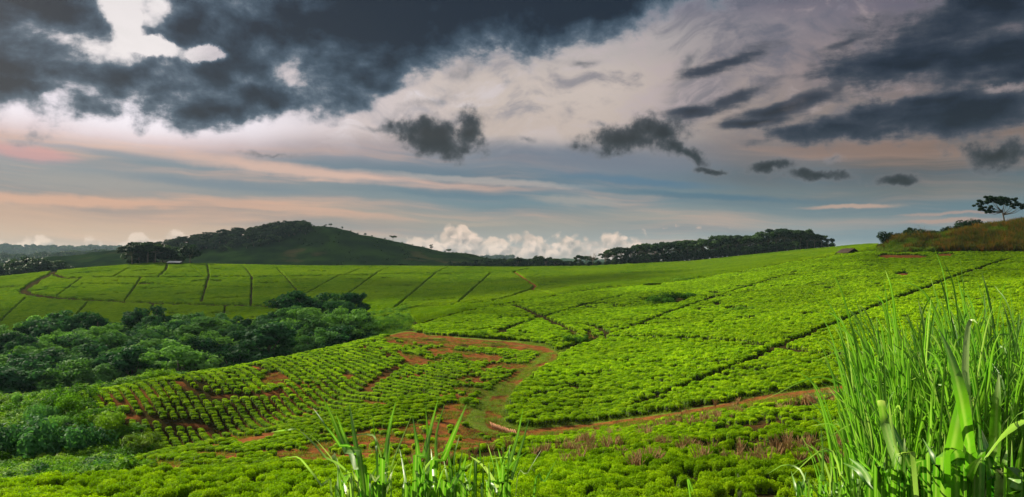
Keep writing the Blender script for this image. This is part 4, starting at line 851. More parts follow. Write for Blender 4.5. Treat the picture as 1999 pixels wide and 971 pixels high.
# the lone spreading tree on the bank and the bushes near it
def spreading_tree():
    r_ = np.random.default_rng(77); d = 326; x, y = at(1962, d); z = gz(x, y); o = empty('spreading_tree', (x, y, z)); tr_ = MB()
    tr_.tube([(0, 0, -.5), (-.2, 0, 2.2), (-.7, 0, 4.4), (-1.4, 0, 6.6)], [.42, .32, .27, .18], 8); C = []
    for (ex, ey, ez, w) in [(-8.6, 0, 9.6, 1.5), (-7.4, 1, 6.6, 1.2), (-6.6, -1, 10.3, 1.4), (-5.6, 1.5, 7.2, 1.1), (-4.8, 0, 10.2, 1.5), (-9.6, .5, 8.0, 1.0), (-3.0, 2, 10.3, 1.5), (-1.0, -1.5, 10.4, 1.5), (1.2, 1, 10.2, 1.5), (3.4, 0, 9.6, 1.5), (5.0, 1, 8.7, 1.3), (6.4, -1, 7.9, 1.2), (7.5, 0, 7.2, 1.0), (-2.2, -2.5, 8.9, 1.0), (2.6, 2.5, 8.3, 1.1), (-5.0, -2, 9.2, 1.1), (4.4, -2.5, 7.6, 1.0), (-7.0, 0, 5.6, .8)]:
        s_ = np.array([-.75, 0, 4.6]) if ex > -1 else np.array([-1.0, 0, 5.6]); e_ = np.array([ex, ey, ez]); tr_.tube([s_, s_ * .45 + e_ * .55 + [0, 0, -.7], e_], [.16, .09, .03], 5)
        for q_ in range(7): C.append((*(e_ + r_.normal(0, 1.25, 3) * [1, 1, .4]), w * r_.uniform(.5, .85)))
    C = np.array(C); n = 15000; per = r_.integers(0, len(C), n); dd = sphere_dirs(n, r_); P_ = C[per, :3] + dd * (C[per, 3] * r_.random(n) ** .5)[:, None] * [1, 1, .5]
    V, Q_, tn = leaves(P_, dd + [0, 0, .5], .24 + .14 * r_.random(n), .5, r_)
    link('trunk', tr_.mesh('trunk', M_BARK, True), o); link('crown', mesh_np('crown', V, Q_, M_DARKTREE, {'tone': tn}), o); o.scale = (1.02, 1.02, 1.16)
    tag(o, 'lone wide-spreading tree leaning left on the grassy bank at the right edge', 'tree')
spreading_tree()
# ------------------------------------------------------------------ shrubs
def shrub_mesh(seed, nl=1500, ls=0.09, mat=None, spiky=False):
    r_ = np.random.default_rng(seed); C = [(r_.normal(0, .38), r_.normal(0, .38), r_.uniform(.15, .62), r_.uniform(.22, .42)) for i in range(13)]; C = np.array(C)
    per = r_.integers(0, len(C), nl); d = sphere_dirs(nl, r_); P_ = C[per, :3] + d * (C[per, 3] * (.5 + .5 * r_.random(nl)))[:, None]; P_[:, 2] = np.maximum(P_[:, 2], 0.0)
    ct = r_.random(len(C)); V, Q_, tn = leaves(P_, d + r_.normal(0, .5, d.shape) + [0, 0, .4], ls * (.6 + .8 * r_.random(nl)), .5 if not spiky else .14, r_, np.clip(ct[per] * .6 + r_.random(nl) * .4, 0, 1), .1)
    return mesh_np('shrub', V, Q_, mat or M_SHRUB, {'tone': tn})
SH = [shrub_mesh(200 + i, 2200, 0.062) for i in range(4)]; SHD = [shrub_mesh(210 + i, 2200, 0.062, M_TREE) for i in range(2)]; SHS = [shrub_mesh(220 + i, 1600, 0.17, M_GRASS, True) for i in range(2)]
def shrub(me, x, y, w, h, name, label, group=None):
    o = link(name, me); o.location = (x, y, gz(x, y) - 0.05); o.rotation_euler = (0, 0, random.uniform(0, 6.28)); o.scale = (w / 1.5, w / 1.5, h / 0.95); return tag(o, label, 'shrub', group)
random.seed(21)
for (u, v, wp, hp, me, lab) in [(105,905,115,62,SHD[0],'large dark rounded shrub low among the overgrowth at bottom left'),(160,895,70,48,SHD[1],'dark shrub touching the right of the large dark one at bottom left'),(18,905,95,55,SHD[1],'dark shrub at the very left edge above the bright tea'),
        (278,884,50,27,SHS[0],'pale spiky grass clump below the left end of the planted rows'),(155,782,52,22,SH[0],'bright leafy shrub capping the left end of the planted ridge'),(52,780,26,18,SHS[1],'small pale feathery shrub on the edge before the valley wood'),
        (130,795,45,30,SH[1],'leafy shrub leaning on the ridge corner beside the planted rows'),(140,815,50,34,SH[2],'rounded green shrub below the ridge corner shrub'),(80,835,50,34,SHD[0],'brownish-green shrub in the middle of the left overgrowth'),(75,925,40,24,SHS[0],'spiky pale shrub on the edge of the nearest tea at left'),(110,920,42,26,SHS[1],'second spiky pale shrub on the near tea edge, right of the other')]:
    x, y = pix(u, v, 62); shrub(me, x, y, wp * 1.1 / F * y, hp * 1.45 / F * y, 'shrub', lab)
G = 'shrubs of the tangled slope at the left'
cnt = 0
for k_ in range(3000):
    if cnt >= 150: break
    u = random.uniform(-60, 320); d = random.uniform(64, 150); x, y = at(u, d)
    c = classify(np.array([x]), np.array([y]))
    if c['leftf'][0] or c['spur'][0] or c['near'][0]: continue
    vq = c['v'][0]
    if u > 160 and vq < np.interp(u, [160, 215, 255, 320], [795, 838, 862, 890]): continue
    cnt += 1; w = random.uniform(1.8, 4.2) * (d / 100) ** .5 * (0.55 if d > 108 else 1.0); shrub(random.choice(SH + SH + SHD), x, y, w, w * random.uniform(.45, .75), 'shrub', 'leafy shrub in the tangled overgrowth %s' % ('along the brow facing the valley wood' if d > 118 else 'on the slope left of the planted rows' if d > 88 else 'in the hollow behind the nearest tea rows'), G)
for (u, v, wp, hp, i, lab) in [(1288,594,40,20,1,'large blue-green shrub clump alone in the upper hillside tea'),(1308,590,34,22,0,'shrub adjoining the right of the large clump in the hillside tea'),(1342,584,34,14,2,'shrub ending the clump chain in the upper hillside tea'),(1272,596,20,9,3,'low shrub at the left foot of the large hillside clump'),
        (1118,672,34,20,0,'round shrub left of a red soil scar above the dirt track'),(1142,667,26,14,1,'smaller shrub between the round shrub and the red soil scar'),(1322,551,22,8,2,'narrow shrub strip left part in the far right tea'),(1342,550,22,8,3,'narrow shrub strip right part in the far right tea'),(1226,535,20,5,0,'tiny shrub patch on the distant slope above another patch'),(1229,544,16,4,1,'tiny shrub patch on the distant slope below another patch'),
        (1448,610,36,13,2,'grassy shrub alone in the middle of the bright hillside'),(940,659,20,15,3,'small shrub on the hedge edge over the curving dirt track'),(909,790,20,16,0,'dark tuft on the orange bank between planted strips'),(1268,545,12,5,1,'small dot shrub right of the tiny patches')]:
    x, y = pix(u, v, 62); shrub(SH[i], x, y, wp / F * y, hp / F * y, 'shrub', lab)
for (u, v, wp, hp, lab) in [(1742,470,34,13,'small dark bush at the left end of the grassy bank'),(1888,449,44,18,'dark bush on the brow of the bank left of the lone tree'),(1856,455,30,12,'low dark bush between the two bigger bank bushes'),(1915,443,30,9,'low bush right of the darker bush on the bank brow'),(1812,462,34,10,'low bush between leafless tree and bank brow bushes')]:
    d = 345 if u < 1800 else 335; x, y = at(u, d); o = shrub(SHD[int(u) % 2], x, y, wp * 1.2 / F * y, (hp * 1.25 + 8) / F * y, 'shrub', lab); o.data = [shrub_mesh(260, 1800, .07, M_DARKTREE), shrub_mesh(261, 1800, .07, M_DARKTREE)][int(u) % 2]
# low scrub under the wood, along the valley sides and on the tangled slope
for i in range(4): proto('scrub', shrub_mesh(300 + i, 900, 0.075))
q = rng.random((26000, 2)); uu_ = -80 + q[:, 0] * 1000; dd_ = 60 + q[:, 1] ** .8 * 330; x, y = (uu_ - CX) / F * dd_, dd_; c = classify(x, y)
vl = np.interp(c['u'], [-400, 0, 200, 500, 600, 700, 760, 800, 850], [690, 680, 662, 630, 630, 618, 608, 600, 600])
m = ~(c['near'] | c['leftf'] | c['spur'] | c['dome'] | c['lane'] | (c['road'] < 2)) & (((c['r'] > rk_at(x, y, 12) + 38) & (c['v'] > vl) & (c['u'] < 800)) | ((c['u'] < 330) & (c['r'] > 58) & (c['r'] < 165) & ~inpoly(c['u'], c['v'], P_SPUR)))
x, y, z = x[m], y[m], c['z'][m]; s = rng.uniform(1.0, 2.6, len(x)); print('scrub', len(x))
scatter('undergrowth', 'scrub', np.stack([x, y, z - .1], 1), rz_only(len(x)), np.stack([s, s, s * rng.uniform(.5, .9, len(x))], 1), rng.integers(0, 4, len(x)), 'tangled green undergrowth beneath the wood and on the left slope', 'undergrowth')
# dry tall grass of the bank
for i in range(3): proto('drytuft', tuft_mesh('dry_tuft', M_DRY, 2.2, 46, 0.05, 320 + i, 0.42))
for i in range(3): proto('bankgreen', tuft_mesh('bank_tuft', M_GRASS, 1.9, 46, 0.055, 325 + i, 0.45))
n = 7000; uu_ = rng.uniform(1712, 2060, n); t = rng.random(n); a = np.arctan((uu_ - CX) / F); r12 = rk_at(np.sin(a), np.cos(a), 12); r13 = rk_at(np.sin(a), np.cos(a), 13); r_ = r12 + 1 + (r13 - r12 + 8) * t; x, y = r_ * np.sin(a), r_ * np.cos(a)
nz = fbm(x / 7, y / 7, 3, 41); s_ = rng.uniform(.5, 1.7, n) * np.clip((uu_ - 1705) / 40, .5, 1) * (0.6 + nz)
rust = (nz + (uu_ - 1850) / 900 - t * .25) > 0.34
for nm_, kk_, mm_, lb_ in (('dry_grass', 'drytuft', rust & (rng.random(n) < .8), 'tall rust-brown grass covering the lower bank on the right'), ('tall_grass', 'bankgreen', ~rust, 'tall yellow-green grass on the brow of the bank on the right')):
    xm, ym = x[mm_], y[mm_]; scatter(nm_, kk_, np.stack([xm, ym, ground(xm, ym)], 1), rz_only(len(xm)), np.stack([s_[mm_]] * 3, 1), rng.integers(0, 3, len(xm)), lb_, 'grass')
# far-off woods on the hazy ridges
for i in range(3): proto('farwood', tree_meshes('mound', 350 + i, nl=260, ls=1.1, mat=M_DARKTREE)[0])
uu_ = np.concatenate([rng.uniform(-420, 345, 2600), rng.uniform(-420, 1000, 2200)]); dd_ = np.concatenate([rng.uniform(1650, 2440, 2600), rng.uniform(3700, 4560, 2200)])
x, y = (uu_ - CX) / F * dd_, dd_; s_ = rng.uniform(1.0, 1.8, len(x)) * np.where(dd_ > 3000, 1.5, 1.0)
scatter('far_woods', 'farwood', np.stack([x, y, ground(x, y) - 2], 1), rz_only(len(x)), np.stack([s_ * 1.5, s_ * 1.5, s_], 1), rng.integers(0, 3, len(x)), 'blue-grey woods on the far hazy ridges at the left', 'woods')
n = 700; uu_ = rng.uniform(330, 1000, n); dd_ = rng.uniform(960, 1268, n); x, y = (uu_ - CX) / F * dd_, dd_; m = fbm(x / 90, y / 90, 3, 71) > .50; x, y = x[m], y[m]; s_ = rng.uniform(.08, .26, len(x))
scatter('hill_scrub', 'farwood', np.stack([x, y, ground(x, y) - .3], 1), rz_only(len(x)), np.stack([s_ * 1.8, s_ * 1.8, s_], 1), rng.integers(0, 3, len(x)), 'low dark scrub dotted over the open side of the dark hill', 'scrub')
# short grass on the lane and track verges
for i in range(3): proto('lawn', tuft_mesh('lawn_tuft', M_GRASS, 0.16, 26, 0.010, 330 + i, 0.9))
n = 60000; x = rng.uniform(-25, 75, n); y = rng.uniform(70, 170, n); c = classify(x, y); m = (c['lane'] | ((c['road'] < 4.2) & (c['road'] > 1.0) & ~c['leftf'] & ~c['soilp'])) & (c['n'] < 0.6); x, y, z = x[m], y[m], c['z'][m]; s = rng.uniform(.8, 1.8, len(x))
scatter('grass', 'lawn', np.stack([x, y, z], 1), rz_only(len(x)), np.stack([s * 1.3, s * 1.3, s], 1), rng.integers(0, 3, len(x)), 'short grass growing on the lane and beside the dirt track', 'grass')
for i in range(4): proto('weed', tuft_mesh('weed_tuft', [M_GRASS, M_DRY][i % 2], 0.30, 16, 0.022, 340 + i, 1.1))
n = 60000; x = rng.uniform(-45, 30, n); y = rng.uniform(55, 190, n); c = classify(x, y); m = (c['soilp'] | c['soil2'] | (c['spot'] < 1)) & ~c['lane'] & (c['road'] > 1.3) & (fbm(x / 1.7, y / 1.7, 3, 51) > 0.54); x, y, z = x[m], y[m], c['z'][m]; s = rng.uniform(.5, 1.3, len(x))
scatter('weeds', 'weed', np.stack([x, y, z], 1), rz_only(len(x)), np.stack([s, s, s * .8], 1), rng.integers(0, 4, len(x)), 'small weeds and litter scattered over the bare red soil', 'weeds')
# ------------------------------------------------------------------ pruned bushes in the near field
random.seed(31); ST = [twig_mb(400 + i, .55, 14, .42).mesh('pruned_bush', M_TWIG) for i in range(5)]
G = 'pruned brown tea stumps in the near field'
cnt = 0
for k_ in range(6000):
    if cnt >= 230: break
    if random.random() < 0.62: u = random.uniform(1060, 1690); vq = np.interp(u, [1060, 1200, 1300, 1400, 1500, 1600, 1690], [885, 862, 840, 818, 800, 785, 778]) + random.gauss(0, 7)
    else: u = random.uniform(760, 1700); vq = random.uniform(875, 925)
    if vnoise(np.array([u / 30.]), np.array([vq / 9.]), 5)[0] < 0.52: continue
    x, y = pix(u, vq, 30)
    cnt += 1; o = link('pruned_bush', ST[cnt % 5]); o.location = (x, y, gz(x, y) + .12); o.rotation_euler = (0, 0, random.uniform(0, 6.28)); o.scale = (1.1,) * 2 + (random.uniform(1.1, 1.8),)
    tag(o, 'bare brown pruned tea stump %s' % ('in the thick band of stumps below the dirt track' if vq < 870 and u > 1250 else 'among the near rows right of the tall centre grass' if u > 1050 else 'among the near rows behind the tall centre grass'), 'stump', G)
# ------------------------------------------------------------------ log crossing, shelter, shed
def log_crossing():
    x0, y0 = pix(960, 836, 62); x1, y1 = x0 + 2.7, y0 - 1.3; o = empty('log_crossing', (x0, y0, gz(x0, y0))); n = 13
    for i in range(n):
        t = i / (n - 1); x = x0 + (x1 - x0) * t; y = y0 + (y1 - y0) * t; mb = MB(); a = radians(-70 + random.uniform(-7, 7)); L = random.uniform(.55, .75); zz = gz(x, y) - gz(x0, y0) + .38
        mb.tube([(x - x0 - cos(a) * L, y - y0 - sin(a) * L, zz + .14), (x - x0 + cos(a) * L, y - y0 + sin(a) * L, zz - .34 + random.uniform(-.04, .06))], [.065, .055], 7)
        link('log', mb.mesh('log', M_LOG, True), o)
    tag(o, 'row of short orange logs laid across the ditch where the tracks meet', 'log crossing')
log_crossing()
def shelter():
    x, y = pix(1656, 499, 150); z = gz(x, y); o = empty('thatched_shelter', (x, y, z), radians(18)); w, l, h = 2.6, 3.4, 2.0
    for sx in (-1, 1):
        for sy in (-1, 1):
            mb = MB(); mb.tube([(sx * w * .8, sy * l * .8, -.3), (sx * w * .8, sy * l * .8, 1.5)], [.09, .08], 6); link('post', mb.mesh('post', M_BARK), o)
    mb = MB(); mb.tube([(0, -l, 2.9), (0, l, 2.9)], [.07, .07], 6); link('ridge_pole', mb.mesh('ridge_pole', M_BARK), o)
    for s in (-1, 1):
        r_ = np.random.default_rng(5 + s); nx, ny = 9, 13; V = []; 
        for lay in (0.0, -.18):
            for i in range(nx):
                for j in range(ny):
                    f = i / (nx - 1); V.append((s * (.0 + (w * 1.25) * f), -l * 1.08 + 2.16 * l * j / (ny - 1) + r_.normal(0, .04), 3.0 - 1.75 * f + lay + r_.normal(0, .05)))
        Fq = []; 
        for lay in (0, nx * ny):
            Fq += [[lay + i * ny + j, lay + i * ny + j + 1, lay + (i + 1) * ny + j + 1, lay + (i + 1) * ny + j] for i in range(nx - 1) for j in range(ny - 1)]
        N0 = nx * ny
        Fq += [[i * ny + e, (i + 1) * ny + e, N0 + (i + 1) * ny + e, N0 + i * ny + e] for i in range(nx - 1) for e in (0, ny - 1)] + [[(nx - 1) * ny + j, (nx - 1) * ny + j + 1, N0 + (nx - 1) * ny + j + 1, N0 + (nx - 1) * ny + j] for j in range(ny - 1)]
        mb = MB(); mb.add(V, Fq); link('thatch_roof', mb.mesh('thatch_roof', M_THATCH), o)
    tag(o, 'small open thatched shelter on posts at the top of the hillside tea', 'shelter')
shelter()
def shed():
    d = 672; x, y = at(341, d); z = gz(x, y); o = empty('long_shed', (x, y, z)); w = 5.6
    mb = MB(); mb.box((0, 1.2, 1.0), (2 * w - .6, 2.6, 2.0)); link('wall', mb.mesh('wall', M_WALLB), o)
    a = radians(14); R = [[1, 0, 0], [0, cos(a), -sin(a)], [0, sin(a), cos(a)]]
    mb = MB(); mb.box((0, -.5, 2.55), (2 * w, 5.0, .12), 0, R); link('roof', mb.mesh('roof', M_SHEET), o)
    for i in range(5):
        mb = MB(); mb.box((-w + .4 + i * (2 * w - .8) / 4, -2.4, 1.0), (.16, .16, 2.1)); link('post', mb.mesh('post', M_BARK), o)
    tag(o, 'long low shed with a pale metal roof among the ridge trees', 'shed')
shed()
# ------------------------------------------------------------------ elephant grass
def blade_arrays(pts, w0, seed=0, tone=None, pale=0.0, cut=False, fold=0.28):
    """ribbon along pts (n,3): folded leaf with midrib, widest below the middle"""
    r_ = random.Random(seed); pts = np.asarray(pts, float); tt = np.linspace(0, 1, len(pts)); tq = np.linspace(0, 1, 13)
    # Catmull-Rom resample
    Pp = np.vstack([2 * pts[0] - pts[1], pts, 2 * pts[-1] - pts[-2]]); o = []
    for q_ in tq:
        f = q_ * (len(pts) - 1); i = min(int(f), len(pts) - 2); t = f - i; a, b, c, d = Pp[i], Pp[i + 1], Pp[i + 2], Pp[i + 3]
        o.append(0.5 * ((2 * b) + (c - a) * t + (2 * a - 5 * b + 4 * c - d) * t * t + (3 * b - a - 3 * c + d) * t ** 3))
    o = np.array(o); tg = np.gradient(o, axis=0); tg /= np.linalg.norm(tg, axis=1)[:, None] + 1e-9
    ang = r_.uniform(-0.9, 0.9); view = np.array([sin(ang), -cos(ang), 0.15]); sd = np.cross(tg, view); sd /= np.linalg.norm(sd, axis=1)[:, None] + 1e-9; nn = np.cross(sd, tg)
    wd = w0 * np.where(tq < .35, .62 + .38 * tq / .35, 1 - ((tq - .35) / .65) ** 2.2 * (1 if not cut else .15)) / 2 + 0.0006
    V = np.stack([o - sd * wd[:, None] + nn * (wd * fold)[:, None], o, o + sd * wd[:, None] + nn * (wd * fold)[:, None]], 1).reshape(-1, 3)
    Fq = [];
    for i in range(len(o) - 1): Fq += [[3 * i, 3 * i + 1, 3 * i + 4, 3 * i + 3], [3 * i + 1, 3 * i + 2, 3 * i + 5, 3 * i + 4]]
    t0 = r_.random() if tone is None else tone
    tipb = 0.55 * np.repeat(np.clip((tq - .80) / .2, 0, 1), 3) if r_.random() < .35 else 0.0
    pl = np.maximum(np.full(len(V), pale), tipb) if not cut else np.maximum(pale, np.repeat(np.clip((tq - .93) / .07, 0, 1), 3))
    return V, np.array(Fq), np.full(len(V), t0), np.tile([0, 1, 0], len(o)).astype(float), pl
class BL:
    def __init__(s): s.a = [[], [], [], [], []]; s.n = 0
    def add(s, arr):
        V, Fq, t, r, p = arr; s.a[0].append(V); s.a[1].append(Fq + s.n); s.a[2].append(t); s.a[3].append(r); s.a[4].append(p); s.n += len(V)
    def mesh(s, name, off=(0, 0, 0)):
        return mesh_np(name, np.vstack(s.a[0]) - np.array(off), np.vstack(s.a[1]), M_BLADE, {'tone': np.concatenate(s.a[2]), 'rib': np.concatenate(s.a[3]), 'pale': np.concatenate(s.a[4])}, True)
def P3(u, v, d): return np.array([(u - CX) / F * d, d, (HV - v) / F * d])
# thicket on the right: culms with alternating leaves
def clump(x, y, h, culms, seed, label, name='elephant_grass', spread=.5, lean=(0, 0), wl=.0155, leafn=12):
    r_ = random.Random(seed); z = gz(x, y); o = empty(name, (x, y, z)); st_, bl = MB(), BL()
    for i in range(culms):
        a = r_.uniform(0, 6.28); q_ = r_.uniform(0, 1) ** .6; b = np.array([cos(a) * .22 * q_, sin(a) * .22 * q_, -.05]); H = h * r_.uniform(.46, .70); out_ = spread * q_
        top = b + np.array([cos(a) * out_ * .55 + lean[0], sin(a) * out_ * .55 + lean[1], H]); mid_ = (b + top) / 2 + np.array([0, 0, .03]) - np.array([cos(a), sin(a), 0]) * .04
        st_.tube([b, mid_, top], [.010, .008, .004], 5)
        for j in range(leafn):
            f = .12 + .88 * j / (leafn - 1); s_ = (b * (1 - f) ** 2 + 2 * mid_ * f * (1 - f) + top * f * f); aa = r_.uniform(0, 6.28) if j < leafn - 2 else a; L = h * r_.uniform(.26, .40); up = r_.uniform(.972, .999)
            ho = math.sqrt(max(0, 1 - up * up)); dr = r_.uniform(.02, .26) * (1.6 if r_.random() < .08 else .40)
            e1 = s_ + np.array([cos(aa) * ho * .45, sin(aa) * ho * .45, up * .5]) * L; e2 = s_ + np.array([cos(aa) * (ho + dr * .3) * .95, sin(aa) * (ho + dr * .3) * .95, up * (.98 - dr * .7)]) * L
            e3 = s_ + np.array([cos(aa) * (ho + dr) * 1.25, sin(aa) * (ho + dr) * 1.25, up * (1.22 - dr * 1.9)]) * L
            bl.add(blade_arrays([s_, e1, e2, e3], wl * r_.uniform(.7, 1.2), r_.randint(0, 9999), None, 0.35 if r_.random() < .06 else 0.0))
    link('stems', st_.mesh('stems', M_STEM), o); link('leaves', bl.mesh('leaves'), o); tag(o, label, 'elephant grass', 'elephant grass clumps of the right thicket' if name == 'elephant_grass' else None); return o
M_STEM = plain_mat('grass_stem', (0.05, 0.13, 0.02), (0.22, 0.20, 0.06), 6, 0.6, 0.1, (1, 1, .3))
random.seed(41)
TH = [  # u, distance, top row
 (1765,5.6,600),(1785,5.8,588),(1770,6.2,600),(1810,6.5,605),(1850,6.2,600),(1880,6.6,620),(1920,6.0,575),(1955,5.6,560),(1990,5.2,550),(2030,5.4,560),(1772,6.8,640),(1760,7.2,620),(1830,7.4,610),(1900,7.4,600),(1960,7.0,580),(2010,6.6,580),(1770,5.0,700),(1790,5.2,650),(1870,5.1,640),(1760,5.0,720),(1940,4.8,640)]
for i, (u, d, vt) in enumerate(TH):
    x, y = at(u, d); z = gz(x, y); h = ((HV - vt) / F * d - z) / 1.02
    clump(x, y, h, 30, 500 + i, 'tall elephant grass clump %s of the thicket at the right edge' % (['leftmost, leaning out at the edge', 'second from the left in the front', 'in the front left part', 'in the front middle', 'right of the front middle', 'behind the pale upright blade', 'in the front right part', 'close to the right frame edge', 'tallest, at the right frame edge', 'cut by the right frame edge', 'in the rear left corner', 'in the rear left part', 'in the rear middle', 'in the rear right part', 'in the rear near the right edge', 'in the rear right corner', 'low, sloping out at the left foot', 'low, before the middle', 'low, right of the middle', 'low, by the cut pale blade', 'low, before the right end'][i]),
          lean=(-.10 if u < 1720 else -.03 if u < 1800 else random.uniform(-.05, .08), 0), spread=.30)
def hero(name, label, specs, d, group=None):
    """specs: (list of photograph points from tip to base, width m, tone, pale, cut)"""
    us = [s_[0][-1][0] for s_ in specs]; um = sum(us) / len(us); x0, y0 = at(um, d); z0 = gz(x0, y0); o = empty(name, (x0, y0, z0)); bl = BL()
    for i, (pp, w, tn, pl, ct) in enumerate(specs):
        dd = d + random.uniform(-.16, .16); P_ = [P3(u, v, dd + .10 * math.sin(j * 1.3 + i)) for j, (u, v) in enumerate(pp)]
        bx = x0 + (P_[-1][0] - x0) * .55; by = dd; P_.append(np.array([bx, by, gz(bx, by) - .03])); P_ = P_[::-1]
        bl.add(blade_arrays(P_, w, i * 7 + 3, tn, pl, ct))
    link('leaves', bl.mesh('leaves', (x0, y0, z0)), o); tag(o, label, 'elephant grass', group); return o
def rnd_specs(u0, u1, n, vt0, vt1, w, dv=1000, lean=.25):
    o = []
    for i in range(n):
        u = random.uniform(u0, u1); vt = random.uniform(vt0, vt1); s = random.gauss(0, lean); H = dv - vt
        tip = (u + s * H, vt + (abs(s) * 25)); o.append(([tip, (u + s * H * .62, vt + H * .28), (u + s * H * .28, vt + H * .6), (u, dv)], w * random.uniform(.6, 1.2), random.random(), .5 if random.random() < .08 else 0, False))
    return o
w_ = .020
hero('grass_tussock', 'left grass tussock of the centre, with a white cut blade and long left-leaning blades', [
    ([(625,764),(649,813),(676,880),(711,956)], .024, .6, 0, False), ([(656,808),(676,862),(695,913),(715,980)], .020, .7, 0, False), ([(682,789),(692,853),(706,929),(716,985)], .022, .8, 0, False), ([(611,797),(636,832),(663,870),(700,950)], .009, .3, 0, False),
    ([(652,887),(660,908),(676,940),(690,985)], .030, .8, 0.1, True), ([(560,894),(582,893),(601,913),(630,951),(650,990)], .007, .9, .3, False), ([(601,844),(636,880),(670,930),(690,990)], .006, .9, .5, False), ([(530,844),(560,840),(587,843),(640,900),(690,990)], .007, .9, .2, False),
    ([(676,851),(722,848),(736,862),(749,908),(765,970)], .010, .8, .25, False)] + rnd_specs(650, 740, 14, 880, 950, .016), 3.0, 'tall grass tussocks in the centre')
hero('grass_tussock', 'second grass tussock from the left in the centre, below the red gully', [
    ([(727,805),(733,862),(738,956)], .010, .3, 0, False), ([(773,783),(760,837),(752,902),(746,960)], .018, .7, 0, False), ([(803,813),(782,864),(765,910),(750,980)], .006, .9, .3, False), ([(805,810),(814,870),(819,930),(822,980)], .022, .5, 0, False), ([(760,921),(748,925),(733,940),(722,985)], .010, .9, .6, False)] + rnd_specs(730, 830, 18, 850, 945, .016), 3.1, 'tall grass tussocks in the centre')
hero('grass_tussock', 'third grass tussock from the left in the centre, the tallest one', [
    ([(830,789),(836,853),(836,930),(836,980)], .020, .7, 0, False), ([(855,780),(841,835),(827,891),(809,960)], .018, .6, 0, False), ([(868,789),(852,848),(852,913),(850,980)], .012, .8, 0, False), ([(911,789),(890,837),(865,897),(840,965)], .022, .6, 0, False), ([(898,848),(887,891),(890,930),(898,985)], .018, .4, 0, False),
    ([(884,880),(862,884),(844,897),(822,929),(812,985)], .008, .9, .4, False)] + rnd_specs(820, 910, 20, 860, 945, .018), 3.0, 'tall grass tussocks in the centre')
hero('grass_tussock', 'right grass tussock of the centre, thinner with two right-leaning blades', [
    ([(936,862),(938,902),(928,960)], .014, .6, 0, False), ([(1021,800),(1009,856),(992,913),(978,970)], .015, .6, 0, False), ([(1033,818),(1017,875),(998,935),(985,985)], .014, .5, 0, False), ([(1087,897),(1063,940),(1040,985)], .008, .3, 0, False), ([(1057,878),(1030,924),(1005,985)], .004, .9, .5, False), ([(960,896),(985,893),(1006,898),(1000,940),(985,990)], .005, .9, .4, False)] + rnd_specs(920, 1010, 16, 860, 950, .013), 3.1, 'tall grass tussocks in the centre')
hero('grass_tussock', 'thin low grass tussock between centre and right thicket, arching blades', [
    ([(1500,925),(1530,908),(1560,915),(1575,950),(1580,990)], .006, .9, .2, False), ([(1540,935),(1570,905),(1600,880),(1625,882),(1640,930),(1645,990)], .008, .9, .3, False), ([(1602,830),(1606,880),(1604,940),(1600,990)], .012, .6, 0, False), ([(1350,940),(1352,960),(1350,990)], .006, .5, 0, False)] + rnd_specs(1560, 1700, 22, 870, 950, .012, lean=.16), 3.0)
hero('broad_grass', 'broad-leaved grass plant in front of the thicket with a long pale bent blade', [
    ([(1908,632),(1896,624),(1888,650),(1884,730),(1890,800),(1882,880),(1897,985)], .018, .9, .38, False), ([(1900,738),(1885,744),(1876,790),(1858,880),(1838,985)], .046, .8, 0, False), ([(1832,640),(1852,690),(1872,760),(1888,860),(1898,985)], .036, .7, 0, False), ([(2010,822),(1985,828),(1945,862),(1900,930),(1880,990)], .028, .9, .3, False),
    ([(1950,730),(1946,800),(1944,880),(1940,985)], .036, .7, 0, False), ([(1817,770),(1816,850),(1812,985)], .014, .7, .1, False), ([(1855,860),(1870,900),(1868,990)], .050, .3, 0, False), ([(1975,860),(1972,920),(1968,990)], .040, .5, 0, False), ([(1910,830),(1915,900),(1912,990)], .020, .4, 0, False)] + rnd_specs(1800, 2020, 26, 830, 940, .026), 2.2)
hero('cut_grass', 'cut grass blade with a square pale end before the thicket', [
    ([(1720,781),(1725,812),(1733,850),(1752,905),(1785,990)], .024, .8, .12, True), ([(1735,785),(1740,830),(1752,890),(1790,990)], .014, .9, .35, False), ([(1728,800),(1750,850),(1775,910),(1805,990)], .020, .2, 0, False)] + rnd_specs(1690, 1810, 22, 850, 940, .020), 2.3)
